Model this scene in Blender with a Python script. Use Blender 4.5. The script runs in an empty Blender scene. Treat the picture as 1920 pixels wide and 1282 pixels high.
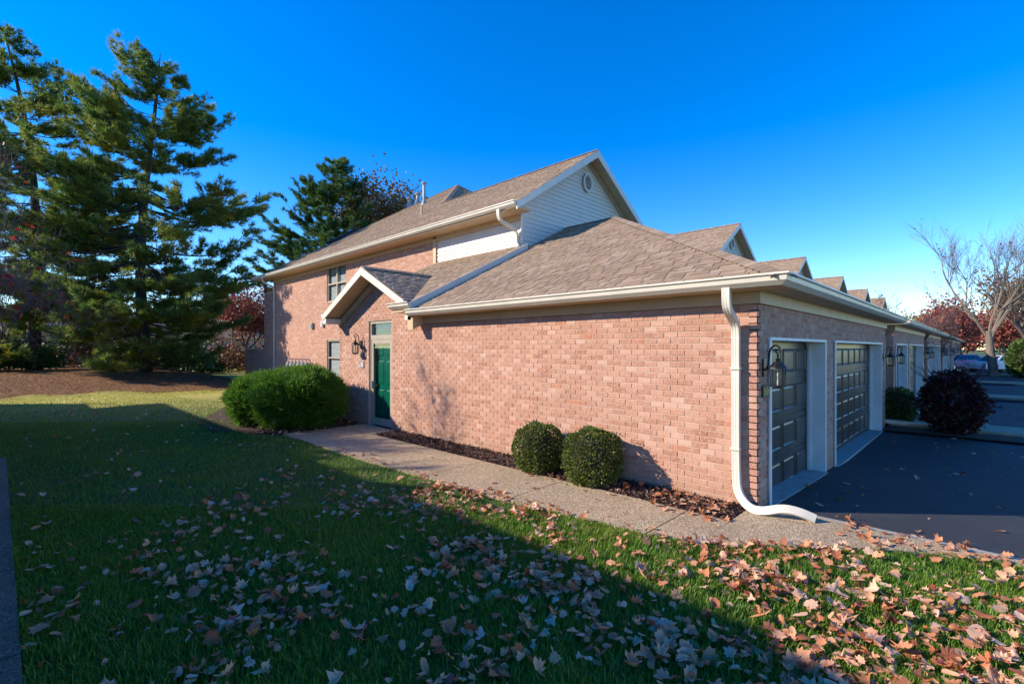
import bpy, math, random
import numpy as np
from mathutils import Vector, Matrix

random.seed(7); RNG = np.random.default_rng(7)
scene = bpy.context.scene
COL = scene.collection
R = math.radians

# ------------------------------------------------------------------ camera
CAM_YAW = math.atan2(883.0, 904.0)            # X axis lies this far right of the optical axis
cam_data = bpy.data.cameras.new('camera'); cam = bpy.data.objects.new('camera', cam_data); COL.objects.link(cam)
cam.location = (0, 0, 2.0)
cam.rotation_euler = (R(90), 0, CAM_YAW - math.pi/2)
cam_data.sensor_width = 36.0; cam_data.lens = 36.0*904.0/1920.0; cam_data.shift_y = 11.5/1920.0
cam_data.clip_start = 0.05; cam_data.clip_end = 3000
scene.camera = cam
# ------------------------------------------------------------------ light
KX, KY = 1.43, -1.33                          # ground shadow offset per metre of height
SUN_DIR = Vector((KX, KY, -1.0)).normalized()
SUN_ELEV = math.asin(-SUN_DIR.z); SUN_ROT = math.atan2(-KX, -KY)
world = bpy.data.worlds.new('World'); scene.world = world; world.use_nodes = True
wn = world.node_tree
sky = wn.nodes.new('ShaderNodeTexSky'); sky.sky_type = 'NISHITA'; sky.sun_disc = False
sky.sun_elevation = SUN_ELEV; sky.sun_rotation = SUN_ROT % (2*math.pi)
sky.altitude = 200; sky.air_density = 1.0; sky.dust_density = 0.0; sky.ozone_density = 3.5
hs = wn.nodes.new('ShaderNodeHueSaturation'); hs.inputs['Hue'].default_value = .513; hs.inputs['Saturation'].default_value = 1.42; hs.inputs['Value'].default_value = 1.0
wn.links.new(sky.outputs[0], hs.inputs['Color']); wn.links.new(hs.outputs[0], wn.nodes['Background'].inputs[0])
wn.nodes['Background'].inputs[1].default_value = 0.15
sun_data = bpy.data.lights.new('sun', 'SUN'); sun_data.energy = 3.75; sun_data.angle = R(0.5); sun_data.color = (1.0, 0.88, 0.69)
sun = bpy.data.objects.new('sun', sun_data); COL.objects.link(sun)
sun.rotation_euler = SUN_DIR.to_track_quat('-Z', 'Y').to_euler()
scene.view_settings.view_transform = 'Standard'; scene.view_settings.look = 'None'
scene.view_settings.exposure = 0.98; scene.view_settings.gamma = 1.0

# ------------------------------------------------------------------ helpers
def tag(o, label=None, cat=None, group=None, kind=None):
    if label: o['label'] = label
    if cat: o['category'] = cat
    if group: o['group'] = group
    if kind: o['kind'] = kind
    return o
def empty(name, loc=(0, 0, 0), rz=0.0):
    o = bpy.data.objects.new(name, None); COL.objects.link(o); o.empty_display_size = 0.2
    o.location = loc; o.rotation_euler = (0, 0, rz); return o
def link_mesh(name, me, mat=None, parent=None):
    o = bpy.data.objects.new(name, me); COL.objects.link(o)
    if mat and not me.materials: me.materials.append(mat)
    if parent: o.parent = parent
    return o
def children(o): return [c for c in bpy.data.objects if c.parent == o]
def copy_tree(o, parent=None, kids=None):
    if kids is None:
        kids = {}
        for c in bpy.data.objects:
            if c.parent: kids.setdefault(c.parent.name, []).append(c)
    c = o.copy(); COL.objects.link(c); c.parent = parent
    for ch in kids.get(o.name, []): copy_tree(ch, c, kids)
    return c
def mesh_arrays(name, V, F, mat=None, parent=None, smooth=False):
    """fast mesh from numpy arrays, F of one face size"""
    V = np.asarray(V, dtype=np.float32); F = np.asarray(F, dtype=np.int32)
    me = bpy.data.meshes.new(name); k = F.shape[1]
    me.vertices.add(len(V)); me.vertices.foreach_set('co', V.ravel())
    me.loops.add(F.size); me.loops.foreach_set('vertex_index', F.ravel())
    me.polygons.add(len(F)); me.polygons.foreach_set('loop_start', np.arange(0, F.size, k, dtype=np.int32))
    if smooth: me.polygons.foreach_set('use_smooth', np.ones(len(F), dtype=bool))
    me.update(calc_edges=True)
    return link_mesh(name, me, mat, parent)

class MB:
    def __init__(s): s.v = []; s.f = []
    def add(s, vs, fs):
        b = len(s.v); s.v.extend([tuple(p) for p in vs]); s.f.extend([tuple(b+i for i in f) for f in fs]); return s
    def quad(s, *p): return s.add(p, [tuple(range(len(p)))])
    def box(s, x0, x1, y0, y1, z0, z1):
        return s.add([(x0,y0,z0),(x1,y0,z0),(x1,y1,z0),(x0,y1,z0),(x0,y0,z1),(x1,y0,z1),(x1,y1,z1),(x0,y1,z1)],
                     [(0,3,2,1),(4,5,6,7),(0,1,5,4),(1,2,6,5),(2,3,7,6),(3,0,4,7)])
    def obox(s, o, a, b, c):
        o, a, b, c = map(Vector, (o, a, b, c))
        return s.add([o,o+a,o+a+b,o+b,o+c,o+a+c,o+a+b+c,o+b+c],
                     [(0,3,2,1),(4,5,6,7),(0,1,5,4),(1,2,6,5),(2,3,7,6),(3,0,4,7)])
    def prism(s, poly, vec):
        n = len(poly); vec = Vector(vec); P = [Vector(p) for p in poly]
        return s.add(P+[p+vec for p in P], [tuple(range(n))[::-1], tuple(range(n, 2*n))]+[(i,(i+1)%n,n+(i+1)%n,n+i) for i in range(n)])
    def sweep(s, path, sect, up=(0,0,1), caps=True):
        """section [(a,b)] swept on a 3D path, a = side axis, b = other axis"""
        P = [Vector(p) for p in path]; n = len(sect); base = len(s.v); up = Vector(up); side = None
        for i, p in enumerate(P):
            t = ((P[min(i+1,len(P)-1)]-P[i]).normalized()+(P[i]-P[max(i-1,0)]).normalized()).normalized()
            side = (t.cross(up) if side is None else side-t*side.dot(t)).normalized(); nb = side.cross(t).normalized()
            s.v.extend([tuple(p+side*a+nb*b) for a, b in sect])
        for i in range(len(P)-1):
            for j in range(n):
                a = base+i*n+j; b = base+i*n+(j+1)%n
                s.f.append((a, b, b+n, a+n))
        if caps:
            s.f.append(tuple(base+j for j in range(n))[::-1]); s.f.append(tuple(base+(len(P)-1)*n+j for j in range(n)))
        return s
    def tube(s, path, radii, n=6, caps=True):
        P = [Vector(p) for p in path]; base = len(s.v)
        if not hasattr(radii, '__len__'): radii = [radii]*len(P)
        ref = Vector((0.31, 0.22, 0.92))
        for i, p in enumerate(P):
            t = (P[min(i+1,len(P)-1)]-P[max(i-1,0)])
            t = t.normalized() if t.length > 1e-7 else Vector((0,0,1))
            a = t.cross(ref)
            if a.length < 0.05: a = t.cross(Vector((1,0,0)))
            a.normalize(); b = t.cross(a)
            for k in range(n):
                w = 2*math.pi*k/n; s.v.append(tuple(p+(a*math.cos(w)+b*math.sin(w))*radii[i]))
        for i in range(len(P)-1):
            for k in range(n):
                c = base+i*n+k; d = base+i*n+(k+1)%n; s.f.append((c, d, d+n, c+n))
        if caps and n > 2:
            s.f.append(tuple(base+k for k in range(n))[::-1]); s.f.append(tuple(base+(len(P)-1)*n+k for k in range(n)))
        return s
    def lathe(s, c, prof, n=16):
        c = Vector(c); base = len(s.v)
        for r, z in prof:
            for k in range(n): w = 2*math.pi*k/n; s.v.append((c.x+r*math.cos(w), c.y+r*math.sin(w), c.z+z))
        for i in range(len(prof)-1):
            for k in range(n): a = base+i*n+k; b = base+i*n+(k+1)%n; s.f.append((a, b, b+n, a+n))
        return s
    def mesh(s, name, smooth=False):
        me = bpy.data.meshes.new(name); me.from_pydata(s.v, [], s.f)
        if smooth: me.polygons.foreach_set('use_smooth', [True]*len(me.polygons))
        me.update(); return me
    def build(s, name, mat, parent=None, smooth=False):
        return link_mesh(name, s.mesh(name, smooth), mat, parent)

# ------------------------------------------------------------------ materials
class NT:
    def __init__(s, name):
        s.m = bpy.data.materials.new(name); s.m.use_nodes = True; s.t = s.m.node_tree; s.b = s.t.nodes['Principled BSDF']; s._pos = None
    def n(s, typ, **kw):
        x = s.t.nodes.new(typ)
        for k, v in kw.items(): setattr(x, k, v)
        return x
    def l(s, a, b): s.t.links.new(a, b)
    def pos(s):
        if s._pos is None: s._pos = s.n('ShaderNodeNewGeometry')
        return s._pos.outputs['Position']
    def noise(s, scale, detail=3.0, rough=0.55, vec=None, stretch=None):
        x = s.n('ShaderNodeTexNoise'); x.inputs['Scale'].default_value = scale; x.inputs['Detail'].default_value = detail; x.inputs['Roughness'].default_value = rough
        v = vec or s.pos()
        if stretch:
            mp = s.n('ShaderNodeMapping'); mp.inputs['Scale'].default_value = stretch; s.l(v, mp.inputs[0]); v = mp.outputs[0]
        s.l(v, x.inputs['Vector']); return x.outputs['Fac']
    def ramp(s, fac, stops, interp='LINEAR'):
        x = s.n('ShaderNodeValToRGB'); x.color_ramp.interpolation = interp; e = x.color_ramp.elements
        while len(e) < len(stops): e.new(0.5)
        for i, (p, c) in enumerate(stops): e[i].position = p; e[i].color = (*c, 1)
        s.l(fac, x.inputs[0]); return x.outputs[0]
    def rnd(s):
        g = s.n('ShaderNodeNewGeometry'); o = s.n('ShaderNodeObjectInfo')
        a = s.n('ShaderNodeMath', operation='ADD'); s.l(g.outputs['Random Per Island'], a.inputs[0]); s.l(o.outputs['Random'], a.inputs[1])
        f = s.n('ShaderNodeMath', operation='FRACT'); s.l(a.outputs[0], f.inputs[0]); return f.outputs[0]
    def mix(s, fac, a, b, mode='MIX'):
        x = s.n('ShaderNodeMix', data_type='RGBA', blend_type=mode)
        if isinstance(fac, (int, float)): x.inputs[0].default_value = fac
        else: s.l(fac, x.inputs[0])
        for sock, val in ((x.inputs[6], a), (x.inputs[7], b)):
            if isinstance(val, tuple): sock.default_value = (*val, 1)
            else: s.l(val, sock)
        return x.outputs[2]
    def col(s, c):
        if isinstance(c, tuple): s.b.inputs['Base Color'].default_value = (*c, 1)
        else: s.l(c, s.b.inputs['Base Color'])
    def bump(s, h, strength=0.4, dist=0.01):
        x = s.n('ShaderNodeBump'); x.inputs['Strength'].default_value = strength; x.inputs['Distance'].default_value = dist
        s.l(h, x.inputs['Height']); s.l(x.outputs[0], s.b.inputs['Normal'])
    def set(s, **kw):
        for k, v in kw.items(): s.b.inputs[k.replace('_', ' ')].default_value = v
        return s
    def maprange(s, fac, a, b, c=0.0, d=1.0):
        x = s.n('ShaderNodeMapRange'); s.l(fac, x.inputs[0])
        for i, q in enumerate((a, b, c, d)): x.inputs[1+i].default_value = q
        return x.outputs[0]

def plain(name, c, rough=0.5, var=0.06, scale=6.0, bump=0.0, **kw):
    t = NT(name); f = t.noise(scale, 4)
    lo = tuple(max(0, q*(1-var*2)) for q in c); hi = tuple(min(1, q*(1+var)) for q in c)
    t.col(t.ramp(f, [(0.3, lo), (0.7, hi)])); t.set(Roughness=rough, **kw)
    if bump: t.bump(t.noise(scale*12, 3), bump, 0.004)
    return t.m
M = {}
def brick_mat():
    t = NT('brick')
    base = t.ramp(t.rnd(), [(0.0,(.36,.15,.09)),(.10,(.42,.195,.13)),(.45,(.48,.24,.165)),(.8,(.54,.29,.205)),(.93,(.60,.37,.29)),(.98,(.47,.18,.10))], 'LINEAR')
    n1 = t.noise(38, 4, .7); n2 = t.noise(130, 3, .7)
    c = t.mix(t.maprange(n1, .45, .75), base, (.62,.42,.34)); c = t.mix(t.maprange(n2, .56, .75, 0, .55), c, (.25,.10,.07))
    c = t.mix(t.maprange(t.noise(.9, 5, .65), .42, .72, 0, .30), c, (.33,.17,.11)); c = t.mix(t.maprange(t.noise(2.6, 5, .7), .58, .76, 0, .45), c, (.66,.50,.40))
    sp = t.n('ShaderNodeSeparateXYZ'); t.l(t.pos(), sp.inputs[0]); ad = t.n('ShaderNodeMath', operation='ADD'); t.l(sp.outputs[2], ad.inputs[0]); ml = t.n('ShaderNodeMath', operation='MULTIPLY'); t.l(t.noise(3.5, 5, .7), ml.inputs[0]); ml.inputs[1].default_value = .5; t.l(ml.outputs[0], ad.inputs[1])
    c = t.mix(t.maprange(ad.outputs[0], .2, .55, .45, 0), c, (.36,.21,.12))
    t.col(c); t.set(Roughness=.9); t.bump(n2, .7, .008); return t.m
M['brick'] = brick_mat()
def mortar():
    t = NT('mortar'); t.col(t.ramp(t.noise(60, 4), [(.3,(.47,.31,.22)),(.7,(.60,.42,.31))])); t.set(Roughness=.95); t.bump(t.noise(200,2), .4, .003); return t.m
M['mortar'] = mortar()
def shingle_mat():
    t = NT('asphalt shingle')
    base = t.ramp(t.rnd(), [(0,(.20,.128,.078)),(.4,(.28,.188,.12)),(.75,(.345,.24,.158)),(1,(.41,.30,.205))])
    n = t.noise(220, 3, .8); c = t.mix(t.maprange(n, .4, .7, 0, .6), base, (.42,.32,.23)); c = t.mix(t.maprange(t.noise(90,2), .55, .7, 0, .5), c, (.14,.088,.055))
    c = t.mix(t.maprange(t.noise(1.1,4), .4, .75, 0, .35), c, (.20,.13,.085))
    t.col(c); t.set(Roughness=.95); t.bump(n, .5, .004); return t.m
M['shingle'] = shingle_mat()
M['siding'] = plain('white vinyl siding', (.66,.625,.55), .45, .02, 2)
M['trim'] = plain('cream aluminium trim', (.70,.645,.545), .4, .05, 3)
M['tan'] = plain('tan painted soffit', (.56,.41,.25), .55, .05, 3)
M['jamb'] = plain('white painted jamb', (.74,.73,.71), .5, .05, 4)
M['gdoor'] = plain('dark taupe garage door', (.048,.043,.039), .33, .2, 3)
M['black'] = plain('black metal', (.012,.012,.013), .35, .1, 10)
M['gray'] = plain('grey metal', (.32,.33,.34), .45, .1, 10)
M['brown'] = plain('brown frame', (.13,.06,.04), .5, .1, 6)
M['winframe'] = plain('beige window frame', (.42,.35,.27), .5, .05, 6)
M['green'] = plain('green painted door', (.0,.17,.105), .3, .08, 4)
M['blind'] = plain('white blind', (.6,.6,.58), .6, .03, 6)
M['gold'] = plain('gold numerals', (.75,.5,.16), .4, .05, 20)
M['plaque'] = plain('dark green plaque', (.02,.045,.045), .4, .1, 10)
M['concrete'] = plain('grey concrete', (.36,.35,.33), .85, .1, 5, .4)
M['pipe'] = plain('galvanised pipe', (.34,.36,.36), .45, .1, 10)
M['tire'] = plain('tyre rubber', (.015,.015,.016), .8, .1, 10)
M['rim'] = plain('alloy rim', (.5,.5,.52), .3, .05, 10, Metallic=.8)
M['whitepaint'] = plain('white car paint', (.78,.79,.8), .2, .01, 2)
M['bluepaint'] = plain('blue car paint', (.01,.09,.35), .2, .02, 2)
M['red'] = plain('red cloth', (.5,.03,.04), .7, .05, 5)
M['lamp'] = plain('tail lamp red', (.4,.01,.01), .25, .05, 5)
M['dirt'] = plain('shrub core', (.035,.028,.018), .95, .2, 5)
def glass(name, tint, gloss, dark):
    t = NT(name); t.t.nodes.remove(t.b)
    g = t.n('ShaderNodeBsdfGlossy'); g.inputs['Roughness'].default_value = .02
    tr = t.n('ShaderNodeBsdfTransparent'); tr.inputs[0].default_value = (*tint, 1)
    lw = t.n('ShaderNodeLayerWeight'); lw.inputs[0].default_value = .5; pw = t.n('ShaderNodeMath', operation='POWER'); t.l(lw.outputs['Facing'], pw.inputs[0]); pw.inputs[1].default_value = 4.0
    fr = t.n('ShaderNodeMath', operation='MULTIPLY_ADD'); t.l(pw.outputs[0], fr.inputs[0]); fr.inputs[1].default_value = .75; fr.inputs[2].default_value = .05
    mx = t.n('ShaderNodeMixShader'); t.l(fr.outputs[0], mx.inputs[0]); t.l(tr.outputs[0], mx.inputs[1]); t.l(g.outputs[0], mx.inputs[2])
    t.l(mx.outputs[0], t.t.nodes['Material Output'].inputs[0]); return t.m
M['glass'] = glass('window glass', (.9,.93,.94), 1.5, 0)
M['lglass'] = glass('lantern glass', (.9,.9,.9), 1.45, 0)
M['carglass'] = plain('dark car glass', (.02,.03,.04), .05, .05, 3)
def asphalt():
    t = NT('asphalt'); n = t.noise(260, 2, .7)
    c = t.ramp(t.noise(1.3, 5, .65), [(.3,(.022,.024,.03)),(.7,(.036,.038,.044))]); c = t.mix(t.maprange(n, .66, .74, 0, .7), c, (.16,.16,.17))
    c = t.mix(t.maprange(t.noise(.7, 6, .7), .52, .72, 0, .5), c, (.06,.06,.062)); c = t.mix(t.maprange(t.noise(3.1, 5, .7), .63, .72, 0, .7), c, (.012,.012,.014))
    v = t.n('ShaderNodeTexVoronoi', feature='DISTANCE_TO_EDGE'); v.inputs['Scale'].default_value = .55; wv = t.n('ShaderNodeVectorMath', operation='ADD'); nn = t.n('ShaderNodeTexNoise'); nn.inputs['Scale'].default_value = 2.5; t.l(t.pos(), nn.inputs['Vector']); t.l(t.pos(), wv.inputs[0]); t.l(nn.outputs['Color'], wv.inputs[1]); t.l(wv.outputs[0], v.inputs['Vector'])
    c = t.mix(t.maprange(v.outputs['Distance'], .0, .008, .8, 0), c, (.008,.008,.009))
    t.col(c); t.set(Roughness=.8); t.bump(n, .6, .006); return t.m
M['asphalt'] = asphalt()
def aggregate(name='exposed aggregate', k=1.0):
    t = NT(name); v = t.n('ShaderNodeTexVoronoi'); v.inputs['Scale'].default_value = 85; t.l(t.pos(), v.inputs['Vector'])
    sep = t.n('ShaderNodeSeparateColor'); t.l(v.outputs['Color'], sep.inputs[0])
    c = t.ramp(sep.outputs[0], [(0,(.19,.125,.06)),(.35,(.45,.32,.185)),(.7,(.60,.45,.28)),(1,(.80,.68,.50))])
    c = t.mix(t.maprange(v.outputs['Distance'], .35, .7, 0, .6), c, (.14,.095,.055)); c = t.mix(t.maprange(t.noise(1.6,5), .45, .75, 0, .4), c, (.20,.145,.085))
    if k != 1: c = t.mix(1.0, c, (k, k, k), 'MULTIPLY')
    t.col(c); t.set(Roughness=.85); t.bump(v.outputs['Distance'], -.6, .006); return t.m
M['aggregate'] = aggregate(); M['shaded_aggregate'] = aggregate('shaded aggregate', .42)  # second one is a darker copy: shade over the left walkway put into its colour
def lawn():
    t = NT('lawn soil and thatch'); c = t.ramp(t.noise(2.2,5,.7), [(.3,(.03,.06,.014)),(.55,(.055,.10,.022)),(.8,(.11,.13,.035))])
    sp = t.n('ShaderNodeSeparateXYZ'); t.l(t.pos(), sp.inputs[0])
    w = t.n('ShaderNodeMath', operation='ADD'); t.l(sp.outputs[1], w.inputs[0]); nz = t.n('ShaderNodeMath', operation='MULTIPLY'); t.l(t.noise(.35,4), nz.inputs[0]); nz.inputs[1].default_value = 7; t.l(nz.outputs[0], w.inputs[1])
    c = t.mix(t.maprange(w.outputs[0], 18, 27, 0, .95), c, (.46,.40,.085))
    t.col(c); t.set(Roughness=1); t.bump(t.noise(45,3), .8, .03); return t.m
M['lawn'] = lawn()
def straw():
    t = NT('pine straw'); n = t.noise(9, 5, .75, stretch=(1,.5,1)); c = t.ramp(n, [(.25,(.08,.03,.011)),(.5,(.22,.092,.03)),(.75,(.44,.21,.065))])
    t.col(c); t.set(Roughness=1); t.bump(t.noise(60,3), .8, .03); return t.m
M['straw'] = straw()
def mulch():
    t = NT('bark mulch'); n = t.noise(40, 4, .8); t.col(t.ramp(n, [(.3,(.025,.013,.009)),(.55,(.085,.04,.028)),(.8,(.17,.09,.065))])); t.set(Roughness=1); t.bump(n, 1, .03); return t.m
M['mulch'] = mulch()
def foliage(name, stops, rough=.6, clump=None, cs=.6, trans=.25, thatch=False):
    t = NT(name); c = t.ramp(t.rnd(), stops)
    if thatch:
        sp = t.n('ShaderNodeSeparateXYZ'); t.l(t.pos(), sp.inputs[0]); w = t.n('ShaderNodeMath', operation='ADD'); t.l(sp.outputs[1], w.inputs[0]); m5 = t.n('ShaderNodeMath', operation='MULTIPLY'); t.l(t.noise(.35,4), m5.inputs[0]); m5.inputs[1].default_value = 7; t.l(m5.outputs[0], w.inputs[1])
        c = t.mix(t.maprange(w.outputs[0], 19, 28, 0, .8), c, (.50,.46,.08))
    if clump: c = t.mix(t.maprange(t.noise(cs, 3), .48, .68, 0, .8), c, clump)
    t.col(c); t.set(Roughness=rough)
    if trans:
        tr = t.n('ShaderNodeBsdfTranslucent'); t.l(c, tr.inputs[0]); mx = t.n('ShaderNodeMixShader'); mx.inputs[0].default_value = trans
        t.l(t.b.outputs[0], mx.inputs[1]); t.l(tr.outputs[0], mx.inputs[2]); t.l(mx.outputs[0], t.t.nodes['Material Output'].inputs[0])
    return t.m
M['needle'] = foliage('pine needles', [(0,(.04,.115,.03)),(.5,(.10,.21,.045)),(.85,(.24,.33,.05)),(1,(.42,.31,.06))], .5, (.38,.36,.045), .45, .5)
M['needle_dark'] = foliage('dark pine needles', [(0,(.025,.085,.03)),(.6,(.06,.16,.04)),(1,(.14,.23,.045))], .5, (.16,.22,.03), .5, .4)
M['boxleaf'] = foliage('boxwood leaves', [(0,(.05,.08,.012)),(.5,(.10,.15,.02)),(.9,(.16,.21,.035)),(1,(.28,.23,.08))], .45, None, 1, .35)
M['yew'] = foliage('yew sprigs', [(0,(.04,.12,.012)),(.5,(.10,.24,.022)),(1,(.20,.33,.04))], .5, None, 1, .45)
M['barberry'] = foliage('barberry leaves', [(0,(.03,.008,.014)),(.6,(.06,.014,.02)),(.95,(.09,.022,.02)),(1,(.10,.11,.02))], .5)
M['greenleaf'] = foliage('green leaves', [(0,(.03,.07,.012)),(.6,(.07,.13,.02)),(1,(.17,.18,.03))], .5)
M['redleaf'] = foliage('red maple leaves', [(0,(.20,.035,.035)),(.5,(.33,.075,.06)),(.85,(.40,.13,.09)),(1,(.35,.2,.08))], .6)
M['rustleaf'] = foliage('rust leaves', [(0,(.14,.05,.025)),(.5,(.24,.09,.045)),(1,(.30,.16,.05))], .6)
M['oakleaf'] = foliage('oak leaves', [(0,(.10,.055,.02)),(.5,(.17,.095,.03)),(.8,(.12,.12,.03)),(1,(.24,.13,.05))], .6)
M['goldleaf'] = foliage('gold leaves', [(0,(.18,.13,.02)),(.6,(.3,.22,.03)),(1,(.2,.22,.03))], .6)
M['dogleaf'] = foliage('crimson leaves', [(0,(.32,.015,.02)),(.6,(.5,.035,.03)),(1,(.6,.13,.03))], .5)
M['grass'] = foliage('grass blades', [(0,(.045,.13,.006)),(.5,(.11,.26,.012)),(.9,(.22,.36,.03)),(1,(.42,.37,.09))], .5, (.23,.31,.02), .5, .4, True)
M['leaf'] = foliage('fallen maple leaves', [(0,(.32,.10,.04)),(.2,(.54,.21,.09)),(.45,(.70,.33,.17)),(.7,(.76,.42,.25)),(.88,(.78,.52,.37)),(.93,(.55,.16,.05)),(1,(.30,.06,.06))], .55, None, 1, .25)
M['chip'] = foliage('mulch chips', [(0,(.03,.015,.01)),(.6,(.10,.05,.035)),(1,(.22,.13,.09))], .9, None, 1, 0)
def bark(name, a, b):
    t = NT(name); n = t.noise(14, 5, .7, stretch=(1,1,.25)); t.col(t.ramp(n, [(.3,a),(.7,b)])); t.set(Roughness=.95); t.bump(n, .9, .03); return t.m
M['pinebark'] = bark('pine bark', (.025,.018,.014), (.09,.065,.05))
M['graybark'] = bark('grey bark', (.09,.073,.056), (.25,.205,.16))
M['twig'] = bark('twig bark', (.10,.07,.06), (.22,.16,.14))

# ------------------------------------------------------------------ terrain
def sstep(a, b, x):
    t = np.clip((np.asarray(x, float)-a)/(b-a), 0, 1); return t*t*(3-2*t)
def drive_z(x): return -np.clip(0.045*(np.asarray(x, float)-6.5), 0, .22)
def ground_z(x, y):
    x = np.asarray(x, float); y = np.asarray(y, float)
    berm = .6*sstep(27, 37, y+0.1*x)*sstep(10.5, 6.5, x)*sstep(75, 55, y)
    low = (drive_z(x)-.012)*sstep(6.46, 6.56, x)*sstep(9.0, 8.0, y)
    und = .012*np.sin(x*1.3+.5)*np.sin(y*1.1)*sstep(0,3,np.abs(x-5.4))
    return berm+low+und*(x < 4.2)
gx = np.unique(np.concatenate([np.linspace(-400,-12,14), np.linspace(-12,6.46,38), [6.46,6.56], np.linspace(6.56,30,30), np.linspace(30,110,17), np.linspace(110,900,9)]))
gy = np.unique(np.concatenate([np.linspace(-400,-14,10), np.linspace(-14,45,80), np.linspace(45,90,16), np.linspace(90,900,10)]))
GX, GY = np.meshgrid(gx, gy, indexing='ij'); V = np.stack([GX, GY, ground_z(GX, GY)], -1).reshape(-1, 3)
I = np.arange(len(gx)*len(gy)).reshape(len(gx), len(gy))
F = np.stack([I[:-1,:-1], I[1:,:-1], I[1:,1:], I[:-1,1:]], -1).reshape(-1, 4)
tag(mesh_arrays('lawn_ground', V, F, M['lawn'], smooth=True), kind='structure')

# pine straw under the pines
px = np.linspace(-14, 9.2, 60); py = np.linspace(24, 60, 70); PX, PY = np.meshgrid(px, py, indexing='ij')
edge = 27.6-.12*PX+.9*np.sin(PX*.8)+.5*np.sin(PX*2.3+1)
Z = ground_z(PX, PY)+np.where(PY > edge, .02, -.06)
I = np.arange(PX.size).reshape(PX.shape); F = np.stack([I[:-1,:-1], I[1:,:-1], I[1:,1:], I[:-1,1:]], -1).reshape(-1, 4)
tag(mesh_arrays('pine_straw_ground', np.stack([PX, PY, Z], -1).reshape(-1, 3), F, M['straw'], smooth=True), kind='structure')

# driveway
xs = [6.5, 9, 11.5, 14, 30, 60, 95]
mb = MB()
for a, b in zip(xs, xs[1:]):
    za, zb = float(drive_z(a)), float(drive_z(b))
    mb.quad((a,-14,za), (b,-14,zb), (b,2.3,zb), (a,2.3,za))
tag(mb.build('driveway', M['asphalt']), kind='structure')
# walkway of aggregate slabs (edge follows the photograph's curve round to the drive)
LE = [(4.24,11.6),(4.24,10.0),(4.25,8.1),(4.33,6.2),(4.42,4.45),(4.66,2.5),(4.95,1.8),(5.32,1.43),(5.80,.82),(6.2,.22),(6.40,-.3),(6.46,-1.2)]
def left_edge(y):
    for (x0,y0),(x1,y1) in zip(LE, LE[1:]):
        if y1 <= y <= y0: return x0+(x1-x0)*(y0-y)/(y0-y1)
    return LE[0][0] if y > LE[0][1] else LE[-1][0]
walk = tag(empty('walkway'), kind='structure')
def slab(par, ys, right, flip=None):
    """one slab between two joints, real thickness"""
    n = 6; L = []; Rr = []
    for i in range(n+1):
        y = ys[0]+(ys[1]-ys[0])*i/n; L.append((left_edge(y), y)); Rr.append((right(y), y))
    P = L+Rr[::-1]
    if flip is not None: P = [(flip-x, y) for x, y in P]
    m = MB().prism([(x, y, -.10) for x, y in P], (0, 0, .135)); return m.build('slab', M['aggregate'], par)
def right_edge(y): return 5.66 if y > 2.05 else 6.495
joints = [11.5, 9.95, 8.1, 6.2, 4.45, 2.56]
for a, b in zip(joints, joints[1:]): slab(walk, (a-.008, b+.008), right_edge)
slab(walk, (2.552, 2.06), lambda y: 5.66); slab(walk, (2.055, -1.2), lambda y: 6.495)
MB().box(5.668, 6.30, 9.95, 11.5, -.1, .037).build('slab', M['aggregate'], walk)
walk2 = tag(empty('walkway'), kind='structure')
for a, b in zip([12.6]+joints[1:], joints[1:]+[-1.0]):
    e0, e1 = .10-.02*a, .10-.02*b; MB().prism([(-1.4,a-.008,-.1),(e0,a-.008,-.1),(e1,b+.008,-.1),(-1.4,b+.008,-.1)], (0,0,.13)).build('slab', M['shaded_aggregate'], walk2)
# kerb along the drive
tag(MB().prism([(6.50,2.0,-.12),(6.50,-6,-.12),(6.585,-6,-.12),(6.585,2.0,-.12)], (0,0,.145)).build('kerb', M['concrete']), kind='structure')
# mulch beds
def bed(pts, z=.02, name='mulch_bed'):
    c = np.mean(np.array(pts), 0); m = MB(); n = len(pts)
    m.add([(c[0], c[1], z+.05)]+[(x, y, z) for x, y in pts], [(0, 1+i, 1+(i+1) % n) for i in range(n)]); return tag(m.build(name, M['mulch'], smooth=True), kind='structure')
bed([(5.67,9.94),(5.67,2.07),(6.31,2.07),(6.31,9.94)])
bed([(4.2,11.55),(6.31,11.52),(6.31,13.0),(9.68,13.0),(9.68,24),(7.5,24),(3.3,15.0),(3.2,13.2)], .015)
for k in range(5):
    o = 17.05+12.5*k
    bed([(o,1.9),(o+1.75,1.9),(o+1.75,8.9),(o,8.9)], -.16); bed([(o-1.0,-1.4),(o+.1,-1.4),(o+.1,1.9),(o-1.0,1.9)], -.17)
    sw = tag(empty('side_walkway'), kind='structure')
    for q, (a, b) in enumerate([(1.9,.4),(.39,-1.2),(-1.21,-3.2)]): MB().box(o+.12, o+1.55, b, a, -.3, -.11).build('slab', M['aggregate'], sw)

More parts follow.
